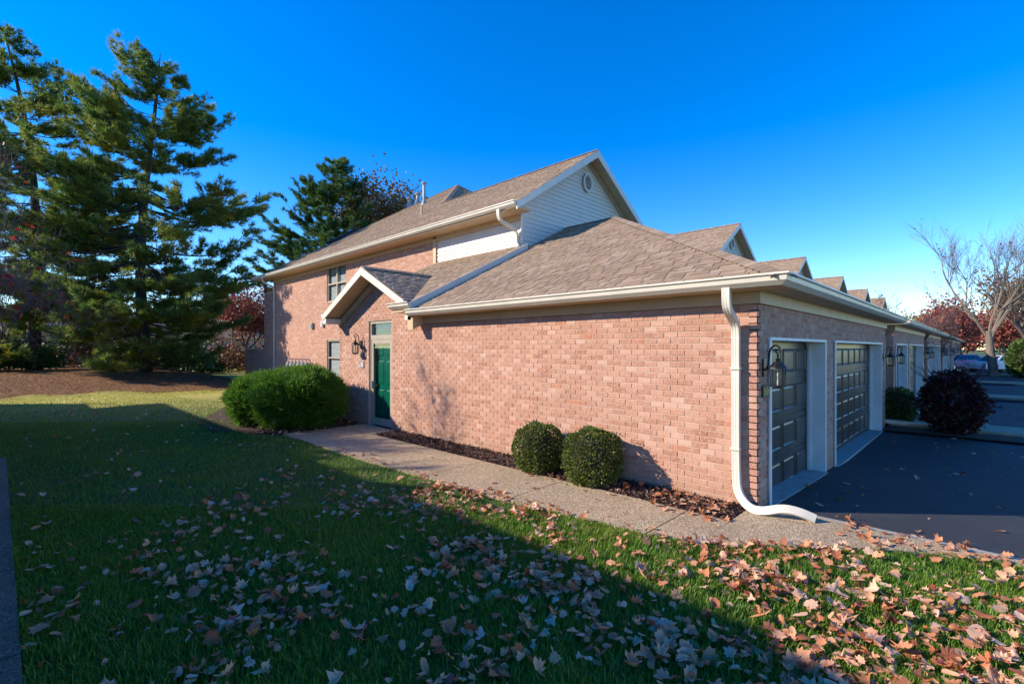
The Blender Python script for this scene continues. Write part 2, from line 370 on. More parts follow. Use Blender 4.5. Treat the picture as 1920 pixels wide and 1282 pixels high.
# ------------------------------------------------------------------ the townhouse
O = Vector((6.31, 1.97, 0))
C_H, B_L, B_H = .0813, .2032, .0715
def proj_size(p):
    q = Vector(p)+O-Vector((0,0,2)); return q.length
class House:
    def __init__(s, detail):
        s.detail = detail; s.root = empty('townhouse', O); s.cache = {}
    def part(s, mb, name, mat, parent=None, smooth=False): return mb.build(name, mat, parent or s.root, smooth)
    def brick_wall(s, o, u, n, L, top, openings=(), z0=-.3, pick=0, thick=.1):
        """o: start point, u: direction along, n: outward normal; top(s) height limit; openings (s0,s1,z0,z1)"""
        o, u, n = Vector(o), Vector(u), Vector(n); mb = MB()
        cuts = sorted(set([0, L]+[q for op in openings for q in op[:2]]+[L*i/12 for i in range(1, 12)]))
        for a, b in zip(cuts, cuts[1:]):
            if b-a < 1e-6: continue
            m = (a+b)/2; spans = [(z0, None)]
            for (s0, s1, za, zb) in openings:
                if s0-1e-6 <= a and b <= s1+1e-6:
                    ns = []
                    for (p, q) in spans:
                        qq = top(m) if q is None else q
                        if za > p: ns.append((p, min(za, qq)))
                        if zb < qq: ns.append((zb, q))
                    spans = ns
            for (p, q) in spans:
                ta, tb = (top(a+1e-6), top(b-1e-6)) if q is None else (q, q)
                base = o+u*a; A = [base+Vector((0,0,p)), o+u*b+Vector((0,0,p)), o+u*b+Vector((0,0,tb)), base+Vector((0,0,ta))]
                mb.prism(A, -n*thick)
        wall = s.part(mb, 'brick_wall', M['mortar'])
        items = []; row = 0; z = z0
        while z < 12:
            zb = z+C_H; off = (row % 2)*B_L/2; k = -1; any_ = False
            while k*B_L+off < L:
                a = max(0, k*B_L+off+.0045); b = min(L, (k+1)*B_L+off-.0045); k += 1
                if b-a < .02: continue
                segs = [(a, b)]
                for (s0, s1, za, zt) in openings:
                    if z+.02 < zt and zb-.02 > za:
                        ns = []
                        for (p, q) in segs:
                            if q <= s0 or p >= s1: ns.append((p, q))
                            else:
                                if p < s0: ns.append((p, s0))
                                if q > s1: ns.append((s1, q))
                        segs = ns
                for (p, q) in segs:
                    if q-p < .02: continue
                    t = min(top(p+1e-4), top(q-1e-4))
                    if z+.03 > t: continue
                    any_ = True; items.append((p, q, z+.005, min(zb-.005, t)))
            row += 1; z = zb
            if not any_ and z > 2: break
        rnd = random.Random(len(items))
        # nearest become single bricks
        chosen = set()
        if s.detail and pick:
            d = sorted(range(len(items)), key=lambda i: proj_size(o+u*((items[i][0]+items[i][1])/2)+Vector((0,0,items[i][2]))) if items[i][2] > 0 else 99)
            chosen = set(d[:pick])
        rest = MB()
        for i, (p, q, za, zb) in enumerate(items):
            pr = .0045+rnd.random()*.004; w = q-p; h = zb-za; c = o+u*p+Vector((0,0,za))
            if i in chosen:
                key = (round(w, 3), round(h, 3), tuple(n))
                if key not in s.cache:
                    b = MB(); e = .0035
                    U, N, Zv = u*w, n, Vector((0,0,h))
                    b.add([Vector(), U, U+Zv, Zv, N*.006+u*e+Vector((0,0,e)), N*.006+U-u*e+Vector((0,0,e)), N*.006+U+Zv-u*e-Vector((0,0,e)), N*.006+Zv+u*e-Vector((0,0,e))],
                          [(0,1,5,4),(1,2,6,5),(2,3,7,6),(3,0,4,7),(4,5,6,7)])
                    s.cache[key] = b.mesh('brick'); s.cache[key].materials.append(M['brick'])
                ob = link_mesh('brick', s.cache[key], None, wall); ob.location = c+n*(pr-.006)
            else:
                N = n*pr; U = u*w; Zv = Vector((0,0,h)); e = .003
                rest.add([c, c+U, c+U+Zv, c+Zv, c+N+u*e+Vector((0,0,e)), c+N+U-u*e+Vector((0,0,e)), c+N+U+Zv-u*e-Vector((0,0,e)), c+N+Zv+u*e-Vector((0,0,e))],
                         [(0,1,5,4),(1,2,6,5),(2,3,7,6),(3,0,4,7),(4,5,6,7)])
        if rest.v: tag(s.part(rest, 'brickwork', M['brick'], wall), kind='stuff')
        return wall
    def roof_face(s, o, u, v, poly, deck=None, pick=0, thick=.09, name='roof'):
        """o eave start, u along the eave, v up the slope (unit), poly in (a,b)"""
        o, u, v = Vector(o), Vector(u).normalized(), Vector(v).normalized(); n = u.cross(v).normalized()
        if n.z < 0: n = -n
        mb = MB().prism([o+u*a+v*b for a, b in poly], -n*thick); roof = s.part(mb, name, M['shingle'])
        def span(b):
            xs = []
            for (p, q) in zip(poly, poly[1:]+poly[:1]):
                if (p[1]-b)*(q[1]-b) <= 0 and abs(p[1]-q[1]) > 1e-9: xs.append(p[0]+(q[0]-p[0])*(b-p[1])/(q[1]-p[1]))
            return (min(xs), max(xs)) if len(xs) >= 2 else None
        EX = .14; bmax = max(b for a, b in poly); rnd = random.Random(int(bmax*1000)+len(poly)); rest = MB(); teeth = []
        for r in range(int(bmax/EX)+1):
            b0, b1 = r*EX+1e-4, min((r+1)*EX+.02, bmax-1e-4)
            if b1 <= b0: continue
            s0, s1 = span(b0), span(b1)
            if not s0 or not s1: continue
            # continuous backing strip, butt edge down-slope
            p = [o+u*s0[0]+v*b0, o+u*s0[1]+v*b0, o+u*s1[1]+v*b1, o+u*s1[0]+v*b1]; L0 = n*.010; L1 = n*.002
            rest.add([p[0], p[1], p[0]+L0, p[1]+L0, p[2]+L1, p[3]+L1], [(0,1,3,2),(2,3,4,5)])
            a = max(s0[0], s1[0])+rnd.random()*.2
            while True:
                w = rnd.choice((.13,.17,.21,.25,.30)); g = rnd.choice((.07,.10,.14,.18))
                if a+w > min(s0[1], s1[1])-.01: break
                a0 = a; a += w+g
                if b0+EX+.01 < bmax: teeth.append((a0, w, b0))
        chosen = set()
        if s.detail and pick:
            chosen = set(sorted(range(len(teeth)), key=lambda i: proj_size(o+u*teeth[i][0]+v*teeth[i][2]))[:pick])
        mat3 = Matrix((u, v, n)).transposed()
        for i, (a, w, b0) in enumerate(teeth):
            e = .022; q = [(0,0,.017),(w,0,.017),(w-e,EX+.005,.009),(e,EX+.005,.009),(0,0,.008),(w,0,.008),(w-e,EX+.005,.001),(e,EX+.005,.001)]
            fs = [(0,1,2,3),(4,5,1,0),(5,6,2,1),(7,4,0,3)]
            if i in chosen:
                key = ('t', w)
                if key not in s.cache:
                    s.cache[key] = MB().add(q, fs).mesh('shingle'); s.cache[key].materials.append(M['shingle'])
                ob = link_mesh('shingle', s.cache[key], None, roof); ob.matrix_local = Matrix.Translation(o+u*a+v*b0) @ mat3.to_4x4()
            else:
                rest.add([o+u*(a+x)+v*(b0+y)+n*z for x, y, z in q], fs)
        tag(s.part(rest, 'shingle_courses', M['shingle'], roof), kind='stuff')
        return roof
    def caps(s, roof, a, b, n1, w=.15):
        """ridge or hip cap shingles from a up to b"""
        a, b = Vector(a), Vector(b); t = (b-a).normalized(); side = t.cross(Vector((0,0,1))).normalized(); L = (b-a).length; mb = MB(); k = 0
        dn = Vector((0,0,-1))*n1
        while k*.14 < L-.05:
            p = a+t*k*.14; q = a+t*min(L, k*.14+.2); h0 = Vector((0,0,.034)); h1 = Vector((0,0,.029))
            mb.add([p+side*w+dn*w+h0, p+h0, p-side*w+dn*w+h0, q+side*w+dn*w+h1, q+h1, q-side*w+dn*w+h1, p+side*w+dn*w, p, p-side*w+dn*w], [(0,1,4,3),(1,2,5,4),(6,7,1,0),(7,8,2,1)]); k += 1
        tag(s.part(mb, 'cap_shingles', M['shingle'], roof), kind='stuff')
def L3(x, y, z): return Vector((x, y, z))-O                      # world figures -> house frame
def miter_sweep(path, sect):
    """horizontal path [(x,y)], section [(outward, z)], outward = right of travel"""
    mb = MB(); n = len(sect); P = [Vector((x, y)) for x, y in path]
    for i, p in enumerate(P):
        d0 = (P[i]-P[i-1]).normalized() if i else (P[1]-P[0]).normalized(); d1 = (P[i+1]-P[i]).normalized() if i < len(P)-1 else d0
        n0, n1 = Vector((d0.y, -d0.x)), Vector((d1.y, -d1.x)); m = (n0+n1).normalized(); m /= max(.2, m.dot(n0))
        mb.v.extend([(p.x+m.x*a, p.y+m.y*a, z) for a, z in sect])
    for i in range(len(P)-1):
        for j in range(n): a = i*n+j; b = i*n+(j+1) % n; mb.f.append((a, b, b+n, a+n))
    mb.f.append(tuple(range(n))[::-1]); mb.f.append(tuple((len(P)-1)*n+j for j in range(n))); return mb
GUT = [(0,0),(.035,0),(.09,.05),(.10,.10),(.125,.115),(.125,.135),(.11,.135),(.095,.12),(.0,.12)]
def gutter(path, ztop): return miter_sweep([(x-O.x, y-O.y) for x, y in path], [(a, z+ztop-.135) for a, z in GUT])
RIB = []
for (ax, ay, bx, by) in ((-.046,-.034,.046,-.034),(.046,-.034,.046,.034),(.046,.034,-.046,.034),(-.046,.034,-.046,-.034)):
    for i in range(6):
        t = i/6; g = .0035 if i in (2, 4) else 0; x = ax+(bx-ax)*t; y = ay+(by-ay)*t
        nx, ny = (by-ay), -(bx-ax); l = math.hypot(nx, ny); RIB.append((x-nx/l*g, y-ny/l*g))
def smooth_path(P, it=2):
    P = [Vector(p) for p in P]
    for _ in range(it):
        Q = [P[0]]
        for a, b in zip(P, P[1:]): Q += [a*.75+b*.25, a*.25+b*.75]
        P = Q+[P[-1]]
    return P
MP = .655                                                          # main pitch
def build_house(detail):
    H = House(detail); part = H.part; rt = H.root
    GX1 = 17.0; YG = 9.1; WM = 9.7; WR = 15.9
    # --- brick walls
    def top_side(sv):
        y = 1.97+sv
        if y < 9.35: return 2.60
        return min(3.98-.5*abs(y-10.85)-.12, 3.9)
    H.brick_wall(L3(6.31,1.97,0), (0,1,0), (-1,0,0), 10.96, top_side, [(8.25,9.34,-.3,2.69)], z0=-.3, pick=300)
    H.brick_wall(L3(6.31,1.97,0), (1,0,0), (0,-1,0), 10.7, lambda a: 2.60, [(.42,3.41,-.4,2.12),(4.22,9.86,-.4,2.12)], z0=-.3)
    H.brick_wall(L3(17.01,1.97,0), (0,1,0), (1,0,0), 7.1, lambda a: 2.6, z0=-.3)
    H.brick_wall(L3(6.31,12.93,0), (1,0,0), (0,1,0), 3.35, lambda a: 2.9, z0=-.3)
    H.brick_wall(L3(WM,12.9,0), (0,1,0), (-1,0,0), 14.7, lambda a: 5.62, [(6.40,8.2,4.05,5.62),(6.95,8.2,.78,2.36)], z0=-.1)
    H.brick_wall(L3(WM,27.6,0), (1,0,0), (0,1,0), 6.2, lambda a: 5.62, z0=-.1)
    H.brick_wall(L3(10.0,27.61,0), (0,1,0), (-1,0,0), 2.3, lambda a: 5.1, z0=-.1)
    H.brick_wall(L3(10.0,29.92,0), (0,1,0), (-1,0,0), 3.4, lambda a: 1.93, z0=-.1)
    H.brick_wall(L3(WR,9.1,0), (0,1,0), (1,0,0), 18.5, lambda a: 5.6, z0=-.1)
    part(MB().box(*[q for q in (L3(9.95,0,0).x, L3(10.15,0,0).x)], L3(0,27.6,0).y, L3(0,29.95,0).y, 5.1, 5.16), 'wall_cap', M['trim'])
    part(MB().box(L3(9.95,0,0).x, L3(10.15,0,0).x, L3(0,29.96,0).y, L3(0,33.36,0).y, 1.93, 1.99), 'wall_cap', M['trim'])
    part(MB().box(L3(9.98,0,0).x, L3(10.1,0,0).x, L3(0,29.75,0).y, L3(0,29.9,0).y, 5.16, 5.66), 'porch_post', M['brown'])
    part(MB().box(L3(11.4,0,0).x, L3(11.5,0,0).x, L3(0,27.7,0).y, L3(0,29.9,0).y, 3, 5.66), 'porch_wall', M['brown'])
    # --- roofs
    sl = Vector((1, 0, .49)).normalized(); ln = math.hypot(1, .49)
    ex, ey, ez = 5.90, 1.57, 2.82; half = 5.8
    f = H.roof_face(L3(ex,ey,ez), (0,1,0), sl, [(0,0),(7.53,0),(7.53,half*ln),(half,half*ln)], pick=300)
    H.caps(f, L3(ex,ey,ez), L3(ex+half,ey+half,ez+half*.49), .35)
    H.caps(f, L3(ex+half,ey+half,ez+half*.49), L3(ex+half,9.1,ez+half*.49), .49)
    g = H.roof_face(L3(ex,ey,ez), (1,0,0), Vector((0,1,.49)), [(0,0),(2*half,0),(half,half*ln)])
    H.caps(g, L3(ex+2*half,ey,ez), L3(ex+half,ey+half,ez+half*.49), .35)
    H.roof_face(L3(ex+2*half,9.1,ez), (0,-1,0), Vector((-1,0,.49)), [(0,0),(7.53,0),(1.73,half*ln),(0,half*ln)])
    # lean-to over the entry and its rake
    H.roof_face(L3(5.9,8.85,2.97), (0,1,0), sl, [(0,0),(.15,0),(.15,.17*ln),(2.0,2.06*ln),(4.15,2.06*ln),(4.15,3.8*ln),(0,3.8*ln)])
    part(MB().prism([L3(5.88,8.845,2.98), L3(9.68,8.845,4.845), L3(9.68,8.845,4.62), L3(5.88,8.845,2.76)], (0,.03,0)), 'rake_board', M['trim'])
    part(MB().prism([L3(6.0,8.88,2.70), L3(9.68,8.88,4.6), L3(9.68,8.88,4.2), L3(6.0,8.88,2.4)], (0,.2,0)), 'rake_soffit', M['tan'])
    # entry gable
    es = Vector((0,-1,.5)).normalized(); le = math.hypot(1,.5)
    H.roof_face(L3(8.6,12.98,2.915), (-1,0,0), Vector((0,-1,.5)), [(0,0),(2.75,0),(2.75,2.13*le),(0,2.13*le)])
    k = H.roof_face(L3(5.85,9.0,3.055), (1,0,0), Vector((0,1,.5)), [(0,0),(.25,0),(2.15,1.85*le),(0,1.85*le)])
    H.caps(k, L3(5.85,10.85,3.98), L3(7.95,10.85,3.98), .5)
    for (y0, z0, y1, z1) in ((12.98,2.915,10.85,3.98),(9.0,3.055,10.85,3.98)):
        part(MB().prism([L3(5.83,y0,z0-.01), L3(5.83,y1,z1-.01), L3(5.83,y1,z1-.20), L3(5.83,y0,z0-.17)], (.03,0,0)), 'rake_board', M['trim'])
        part(MB().prism([L3(5.87,y0,z0-.13), L3(5.87,y1,z1-.13), L3(5.87,y1,z1-.16), L3(5.87,y0,z0-.15)], (.43,0,0)), 'soffit', M['tan'])
        part(MB().prism([L3(6.262,y0+(-.08 if y0>11 else 0),z0-.17), L3(6.262,y1,z1-.19), L3(6.262,y1,z1-.36), L3(6.262,y0+(-.08 if y0>11 else 0),z0-.34)], (.045,0,0)), 'frieze_board', M['tan'])
    part(MB().box(*(L3(5.84,0,0).x, L3(6.30,0,0).x), L3(0,12.78,0).y, L3(0,12.98,0).y, 2.66, 2.80), 'eave_return', M['trim'])
    part(gutter([(5.85,13.0),(9.6,13.0)][::-1], 2.95), 'gutter', M['trim'])
    part(gutter([(5.9,9.58),(5.9,8.78)], 3.0), 'gutter', M['trim'])
    part(MB().box(L3(5.91,0,0).x, L3(6.30,0,0).x, L3(0,8.87,0).y, L3(0,9.55,0).y, 2.80, 2.86), 'soffit', M['tan'])
    part(MB().box(L3(6.0,0,0).x, L3(6.29,0,0).x, L3(0,8.95,0).y, L3(0,9.2,0).y, 2.62, 2.78), 'eave_return', M['trim'])
    # main roof: gable wing and the big hip behind it
    X0, Z0, XR, ZR = 9.09, 5.83, 12.8, 8.26; lm = math.hypot(1, MP); ms = Vector((1,0,MP))
    A = 8.0
    f = H.roof_face(L3(X0,8.7,Z0), (0,1,0), ms, [(0,0),(20.2,0),(12.2,A*lm),(7.9,(XR-X0)*lm),(0,(XR-X0)*lm)])
    f2 = H.roof_face(L3(2*XR-X0,17,Z0), (0,-1,0), Vector((-1,0,MP)), [(0,0),(8.3,0),(8.3,(XR-X0)*lm),(0,(XR-X0)*lm)])
    H.caps(f2, L3(XR,8.7,ZR), L3(XR,16.6,ZR), .6)
    g2 = H.roof_face(L3(X0+2*A,28.9,Z0), (-1,0,0), Vector((0,-1,MP)), [(0,0),(2*A,0),(A,A*lm)])
    g3 = H.roof_face(L3(X0,12.9,Z0), (1,0,0), Vector((0,1,MP)), [(3.71,3.71*lm),(2*A-3.71,3.71*lm),(A,A*lm)])
    H.roof_face(L3(X0+2*A,28.9,Z0), (0,-1,0), Vector((-1,0,MP)), [(0,0),(2*A,0),(A,A*lm)])
    H.caps(g2, L3(X0,28.9,Z0), L3(X0+A,20.9,Z0+A*MP), .45); H.caps(g3, L3(XR,16.6,ZR), L3(X0+A,20.9,Z0+A*MP), .45)
    # gable end: siding boards, rake, vent
    wall = part(MB().prism([L3(WM,9.16,4.0), L3(WR,9.16,4.0), L3(WR,9.16,6.1), L3(XR,9.16,8.05), L3(WM,9.16,6.1)], (0,.1,0)), 'gable_wall', M['siding'])
    z = 4.35
    while z < 7.95:
        zt = z+.13; zc = zt
        xl = max(WM, XR-(8.06-z)/MP); xr = min(WR, XR+(8.06-z)/MP)
        if xr-xl > .2:
            xl2 = max(WM, XR-(8.06-zt)/MP); xr2 = min(WR, XR+(8.06-zt)/MP)
            if xr2 > xl2:
                b = MB(); a1, a2, a3, a4 = L3(xl,9.128,z), L3(xr,9.128,z), L3(xr2,9.15,zt), L3(xl2,9.15,zt); dy = Vector((0,.03,0))
                b.add([a1,a2,a3,a4,a1+dy,a2+dy,a3+Vector((0,.008,0)),a4+Vector((0,.008,0))], [(0,1,2,3),(4,5,1,0),(1,5,6,2),(4,0,3,7)]); b.build('board', M['siding'], wall)
        z += .13
    side = part(MB().box(L3(WM+.03,0,0).x, L3(WM+.12,0,0).x, L3(0,9.17,0).y, L3(0,12.9,0).y, 3.6, 5.7), 'siding_wall', M['siding'])
    z = 4.0
    while z < 5.6:
        b = MB(); a1, a2, a3, a4 = L3(WM-.012,9.12,z), L3(WM-.012,12.95,z), L3(WM+.012,12.95,z+.13), L3(WM+.012,9.12,z+.13); dx = Vector((.03,0,0))
        b.add([a1,a2,a3,a4,a1+dx,a2+dx,a3+Vector((.01,0,0)),a4+Vector((.01,0,0))], [(3,2,1,0),(0,1,5,4)]); b.build('board', M['siding'], side); z += .13
    part(MB().box(L3(WM-.045,0,0).x, L3(WM+.03,0,0).x, L3(0,12.96,0).y, L3(0,13.12,0).y, 4.3, 5.62), 'corner_board', M['tan'])
    part(MB().box(L3(WM-.03,0,0).x, L3(WM+.06,0,0).x, L3(0,9.09,0).y, L3(0,9.125,0).y, 4.3, 5.75), 'corner_board', M['siding'])
    for sg in (-1, 1):
        xe = XR+sg*(XR-X0); d = -sg
        part(MB().prism([L3(xe,8.69,Z0), L3(XR,8.69,ZR), L3(XR,8.69,ZR-.24), L3(xe,8.69,Z0-.2)], (0,.03,0)), 'rake_board', M['trim'])
        part(MB().prism([L3(xe,8.72,Z0-.10), L3(XR,8.72,ZR-.10), L3(XR,8.72,ZR-.13), L3(xe,8.72,Z0-.13)], (0,.40,0)), 'soffit', M['tan'])
        part(MB().prism([L3(xe-sg*.5,9.09,Z0+.2), L3(XR,9.09,ZR-.14), L3(XR,9.09,ZR-.30), L3(xe-sg*.5,9.09,Z0+.04)], (0,.035,0)), 'frieze_board', M['tan'])
    vm = MB(); vc = L3(12.78,9.10,7.30)
    ring = [(math.cos(w)*.235, math.sin(w)*.30) for w in [2*math.pi*i/24 for i in range(24)]]
    for i in range(24):
        (a, b), (c, d) = ring[i], ring[(i+1) % 24]; s_ = .78
        vm.add([vc+Vector((a,0,b)), vc+Vector((c,0,d)), vc+Vector((c*s_,0,d*s_)), vc+Vector((a*s_,0,b*s_)), vc+Vector((a,-.05,b)), vc+Vector((c,-.05,d)), vc+Vector((c*s_,-.05,d*s_)), vc+Vector((a*s_,-.05,b*s_))], [(4,5,6,7),(0,1,5,4),(3,2,6,7)])
    vent = part(vm, 'gable_vent', M['siding']); part(MB().prism([vc+Vector((a*.78,-.005,b*.78)) for a, b in ring], (0,.01,0)), 'vent_back', M['black'], vent)
    for i in range(8):
        zz = -.2+i*.055; hw = .19*math.sqrt(max(.02, 1-(zz/.24)**2)); MB().obox(vc+Vector((-hw,-.04,zz)), (2*hw,0,0), (0,.03,.03), (0,.004,-.008)).build('slat', M['siding'], vent)
    # main eave: gutter, soffit, frieze
    part(gutter([(9.10,28.9),(9.10,8.72)], 5.86), 'gutter', M['trim'])
    part(MB().box(L3(9.11,0,0).x, L3(WM-.03,0,0).x, L3(0,8.73,0).y, L3(0,28.85,0).y, 5.69, 5.715), 'soffit', M['tan'])
    part(MB().box(L3(WM-.04,0,0).x, L3(WM-.004,0,0).x, L3(0,13.13,0).y, L3(0,27.6,0).y, 5.53, 5.688), 'frieze_board', M['tan'])
    part(MB().box(L3(WM-.05,0,0).x, L3(WM-.014,0,0).x, L3(0,9.13,0).y, L3(0,12.955,0).y, 5.53, 5.688), 'frieze_board', M['tan'])
    # garage eave
    part(gutter([(5.96,8.98),(5.96,1.63),(17.44,1.63),(17.44,8.9)], 2.84), 'gutter', M['trim'])
    part(MB().box(L3(5.97,0,0).x, L3(17.43,0,0).x, L3(0,1.64,0).y, L3(0,1.93,0).y, 2.70, 2.72), 'soffit', M['tan'])
    part(MB().box(L3(5.97,0,0).x, L3(6.27,0,0).x, L3(0,1.931,0).y, L3(0,8.95,0).y, 2.70, 2.72), 'soffit', M['tan'])
    part(MB().box(L3(6.265,0,0).x, L3(6.298,0,0).x, L3(0,1.925,0).y, L3(0,8.93,0).y, 2.545, 2.70), 'frieze_board', M['tan'])
    part(MB().box(L3(6.298,0,0).x, L3(17.02,0,0).x, L3(0,1.925,0).y, L3(0,1.958,0).y, 2.545, 2.70), 'frieze_board', M['tan'])
    part(MB().prism([L3(6.0,8.94,2.70), L3(6.28,8.94,2.70), L3(6.28,8.94,2.5), L3(6.22,8.94,2.5)], (0,.05,0)), 'eave_return', M['trim'])
    # downspouts
    def collar(par, p, d, k=1.12, ln=.02):
        c = L3(*p); d = Vector(d).normalized(); MB().sweep([c-d*ln, c+d*ln], [(a*k, b*k) for a, b in RIB], (1,0,0)).build('seam', M['trim'], par)
    def spout(pts, name='downspout', it=2, up=(1,0,0)): return part(MB().sweep(smooth_path([L3(*p) for p in pts], it), RIB, up), name, M['trim'])
    spout([(5.93,2.2,2.72),(5.93,2.2,2.56),(5.97,2.2,2.46),(6.17,2.2,2.34),(6.245,2.2,2.24),(6.245,2.2,2.0),(6.245,2.2,.42),(6.235,2.17,.2),(6.17,2.02,.07),(6.13,1.86,.07),(6.17,1.66,.15),(6.23,1.50,.13),(6.29,1.36,.07)])
    ds = [o for o in bpy.data.objects if o.parent == rt and o.name.startswith('downspout')][-1]
    for z in (2.12, .50): collar(ds, (6.245,2.2,z), (0,0,1), 1.07, .012)
    for z in (1.75, .75): MB().box(L3(6.195,0,0).x, L3(6.30,0,0).x, L3(0,2.2,0).y-.056, L3(0,2.2,0).y+.056, z-.014, z+.014).build('strap', M['trim'], ds)
    spout([(9.05,9.35,5.74),(9.05,9.35,5.55),(9.12,9.33,5.42),(9.55,9.25,5.30),(9.62,9.22,5.15),(9.62,9.22,4.95),(9.60,9.18,4.82),(9.45,8.98,4.74)])
    spout([(9.03,27.35,5.75),(9.03,27.35,5.6),(9.15,27.35,5.45),(9.6,27.35,5.3),(9.64,27.35,5.1),(9.64,27.35,.1)])
    spout([(17.40,2.5,2.72),(17.36,2.5,2.56),(17.15,2.5,2.4),(17.09,2.5,2.2),(17.09,2.5,.3),(17.1,2.4,.02),(17.12,2.1,-.06),(17.2,1.5,-.07),(17.25,1.0,-.12)])
    # --- garage doors
    for (xa, xb, nc) in ((6.73,9.72,4),(10.53,16.17,8)):
        w = xb-xa; yd = 2.235
        d = part(MB().box(L3(xa,0,0).x-.02, L3(xb,0,0).x+.02, yd-O.y, yd-O.y+.05, -.35, 2.1), 'garage_door', M['gdoor'])
        rows = 4; h = 2.28/rows
        for r in range(rows):
            zb = -.2+r*h
            MB().box(L3(xa,0,0).x, L3(xb,0,0).x, yd-O.y-.012, yd-O.y+.001, zb+.006, zb+h-.006).build('door_section', M['gdoor'], d)
            pw = (w-.10)/nc
            for c in range(nc):
                x0 = xa+.05+c*pw+.06; x1 = xa+.05+(c+1)*pw-.06; z0, z1 = zb+.10, zb+h-.09; y = yd-.0125; m = MB(); e = .028
                P = [(x0,z0),(x1,z0),(x1,z1),(x0,z1)]; Q = [(x0+e,z0+e),(x1-e,z0+e),(x1-e,z1-e),(x0+e,z1-e)]; S = [(x0+2*e,z0+2*e),(x1-2*e,z0+2*e),(x1-2*e,z1-2*e),(x0+2*e,z1-2*e)]
                m.add([L3(a,y+.002,b) for a, b in P]+[L3(a,y-.014,b) for a, b in [(p[0]*.7+q[0]*.3, p[1]*.7+q[1]*.3) for p, q in zip(P, Q)]]+[L3(a,y-.001,b) for a, b in Q]+[L3(a,y-.010,b) for a, b in S],
                      [(i, (i+1) % 4, 4+(i+1) % 4, 4+i) for i in range(4)]+[(4+i, 4+(i+1) % 4, 8+(i+1) % 4, 8+i) for i in range(4)]+[(8+i, 8+(i+1) % 4, 12+(i+1) % 4, 12+i) for i in range(4)]+[(12,13,14,15)])
                m.build('panel', M['gdoor'], d)
        # jambs, head casing, threshold
        for (x, sg) in ((xa, 1), (xb, -1)):
            part(MB().box(*sorted((L3(x,0,0).x, L3(x,0,0).x+sg*.025)), L3(0,1.955,0).y, L3(0,2.233,0).y, -.3, 2.10), 'door_jamb', M['jamb'])
            part(MB().box(*sorted((L3(x,0,0).x+sg*.0255, L3(x,0,0).x+sg*.06)), L3(0,2.16,0).y, L3(0,2.2,0).y, -.3, 2.06), 'door_stop', M['jamb'])
            part(MB().box(*sorted((L3(x,0,0).x-sg*.05, L3(x,0,0).x+sg*.024)), L3(0,1.935,0).y, L3(0,1.9545,0).y, -.3, 2.10), 'door_casing', M['jamb'])
        part(MB().box(L3(xa-.05,0,0).x, L3(xb+.05,0,0).x, L3(0,1.93,0).y, L3(0,2.233,0).y, 2.101, 2.14), 'door_head', M['jamb'])
        zt = float(drive_z((xa+xb)/2)); za, zb = float(drive_z(xa)), float(drive_z(xb))
        part(MB().prism([L3(xa,1.90,za+.012), L3(xb,1.90,zb+.012), L3(xb,2.23,zb+.02), L3(xa,2.23,za+.02)], (0,0,-.1)), 'threshold', M['concrete'])
    # --- entry door with storm door and transom
    x = 6.31; y0, y1 = 10.22, 11.31
    fr = part(MB().box(L3(x+.03,0,0).x, L3(x+.16,0,0).x, L3(0,y0,0).y, L3(0,y0+.07,0).y, 0, 2.69).box(L3(x+.03,0,0).x, L3(x+.16,0,0).x, L3(0,y1-.07,0).y, L3(0,y1,0).y, 0, 2.69)
              .box(L3(x+.03,0,0).x, L3(x+.16,0,0).x, L3(0,y0+.07,0).y, L3(0,y1-.07,0).y, 2.62, 2.69).box(L3(x+.03,0,0).x, L3(x+.16,0,0).x, L3(0,y0+.07,0).y, L3(0,y1-.07,0).y, 2.22, 2.33), 'door_frame', M['winframe'])
    part(MB().box(L3(x+.09,0,0).x, L3(x+.1,0,0).x, L3(0,y0+.07,0).y, L3(0,y1-.07,0).y, 2.33, 2.62), 'transom_pane', M['glass'])
    part(MB().box(L3(x+.15,0,0).x, L3(x+.165,0,0).x, L3(0,y0+.07,0).y, L3(0,y1-.07,0).y, 2.33, 2.62), 'transom_back', M['black'])
    sd = part(MB().box(L3(x+.04,0,0).x, L3(x+.075,0,0).x, L3(0,y0+.071,0).y, L3(0,y0+.15,0).y, .06, 2.22).box(L3(x+.04,0,0).x, L3(x+.075,0,0).x, L3(0,y1-.15,0).y, L3(0,y1-.071,0).y, .06, 2.22)
              .box(L3(x+.04,0,0).x, L3(x+.075,0,0).x, L3(0,y0+.15,0).y, L3(0,y1-.15,0).y, 2.12, 2.22).box(L3(x+.04,0,0).x, L3(x+.075,0,0).x, L3(0,y0+.15,0).y, L3(0,y1-.15,0).y, .06, .24), 'storm_door', M['winframe'])
    MB().box(L3(x+.055,0,0).x, L3(x+.06,0,0).x, L3(0,y0+.15,0).y, L3(0,y1-.15,0).y, .24, 2.12).build('pane', M['glass'], sd)
    MB().box(L3(x-.005,0,0).x, L3(x+.04,0,0).x, L3(0,y1-.13,0).y, L3(0,y1-.09,0).y, .98, 1.16).build('handle', M['gray'], sd)
    dr = part(MB().box(L3(x+.15,0,0).x, L3(x+.19,0,0).x, L3(0,y0+.07,0).y, L3(0,y1-.07,0).y, .04, 2.22), 'entry_door', M['green'])
    for (a, b) in ((y0+.17,y0+.48),(y0+.60,y1-.17)):
        for (zb, zt) in ((.25,.95),(1.08,1.68),(1.8,2.06)):
            m = MB(); e = .03; xx = x+.149; P = [(a,zb),(b,zb),(b,zt),(a,zt)]; Q = [(a+e,zb+e),(b-e,zb+e),(b-e,zt-e),(a+e,zt-e)]
            m.add([L3(xx,p,q) for p, q in P]+[L3(xx-.014,p,q) for p, q in Q], [(i,(i+1) % 4,4+(i+1) % 4,4+i) for i in range(4)]+[(4,5,6,7)]); m.build('panel', M['green'], dr)
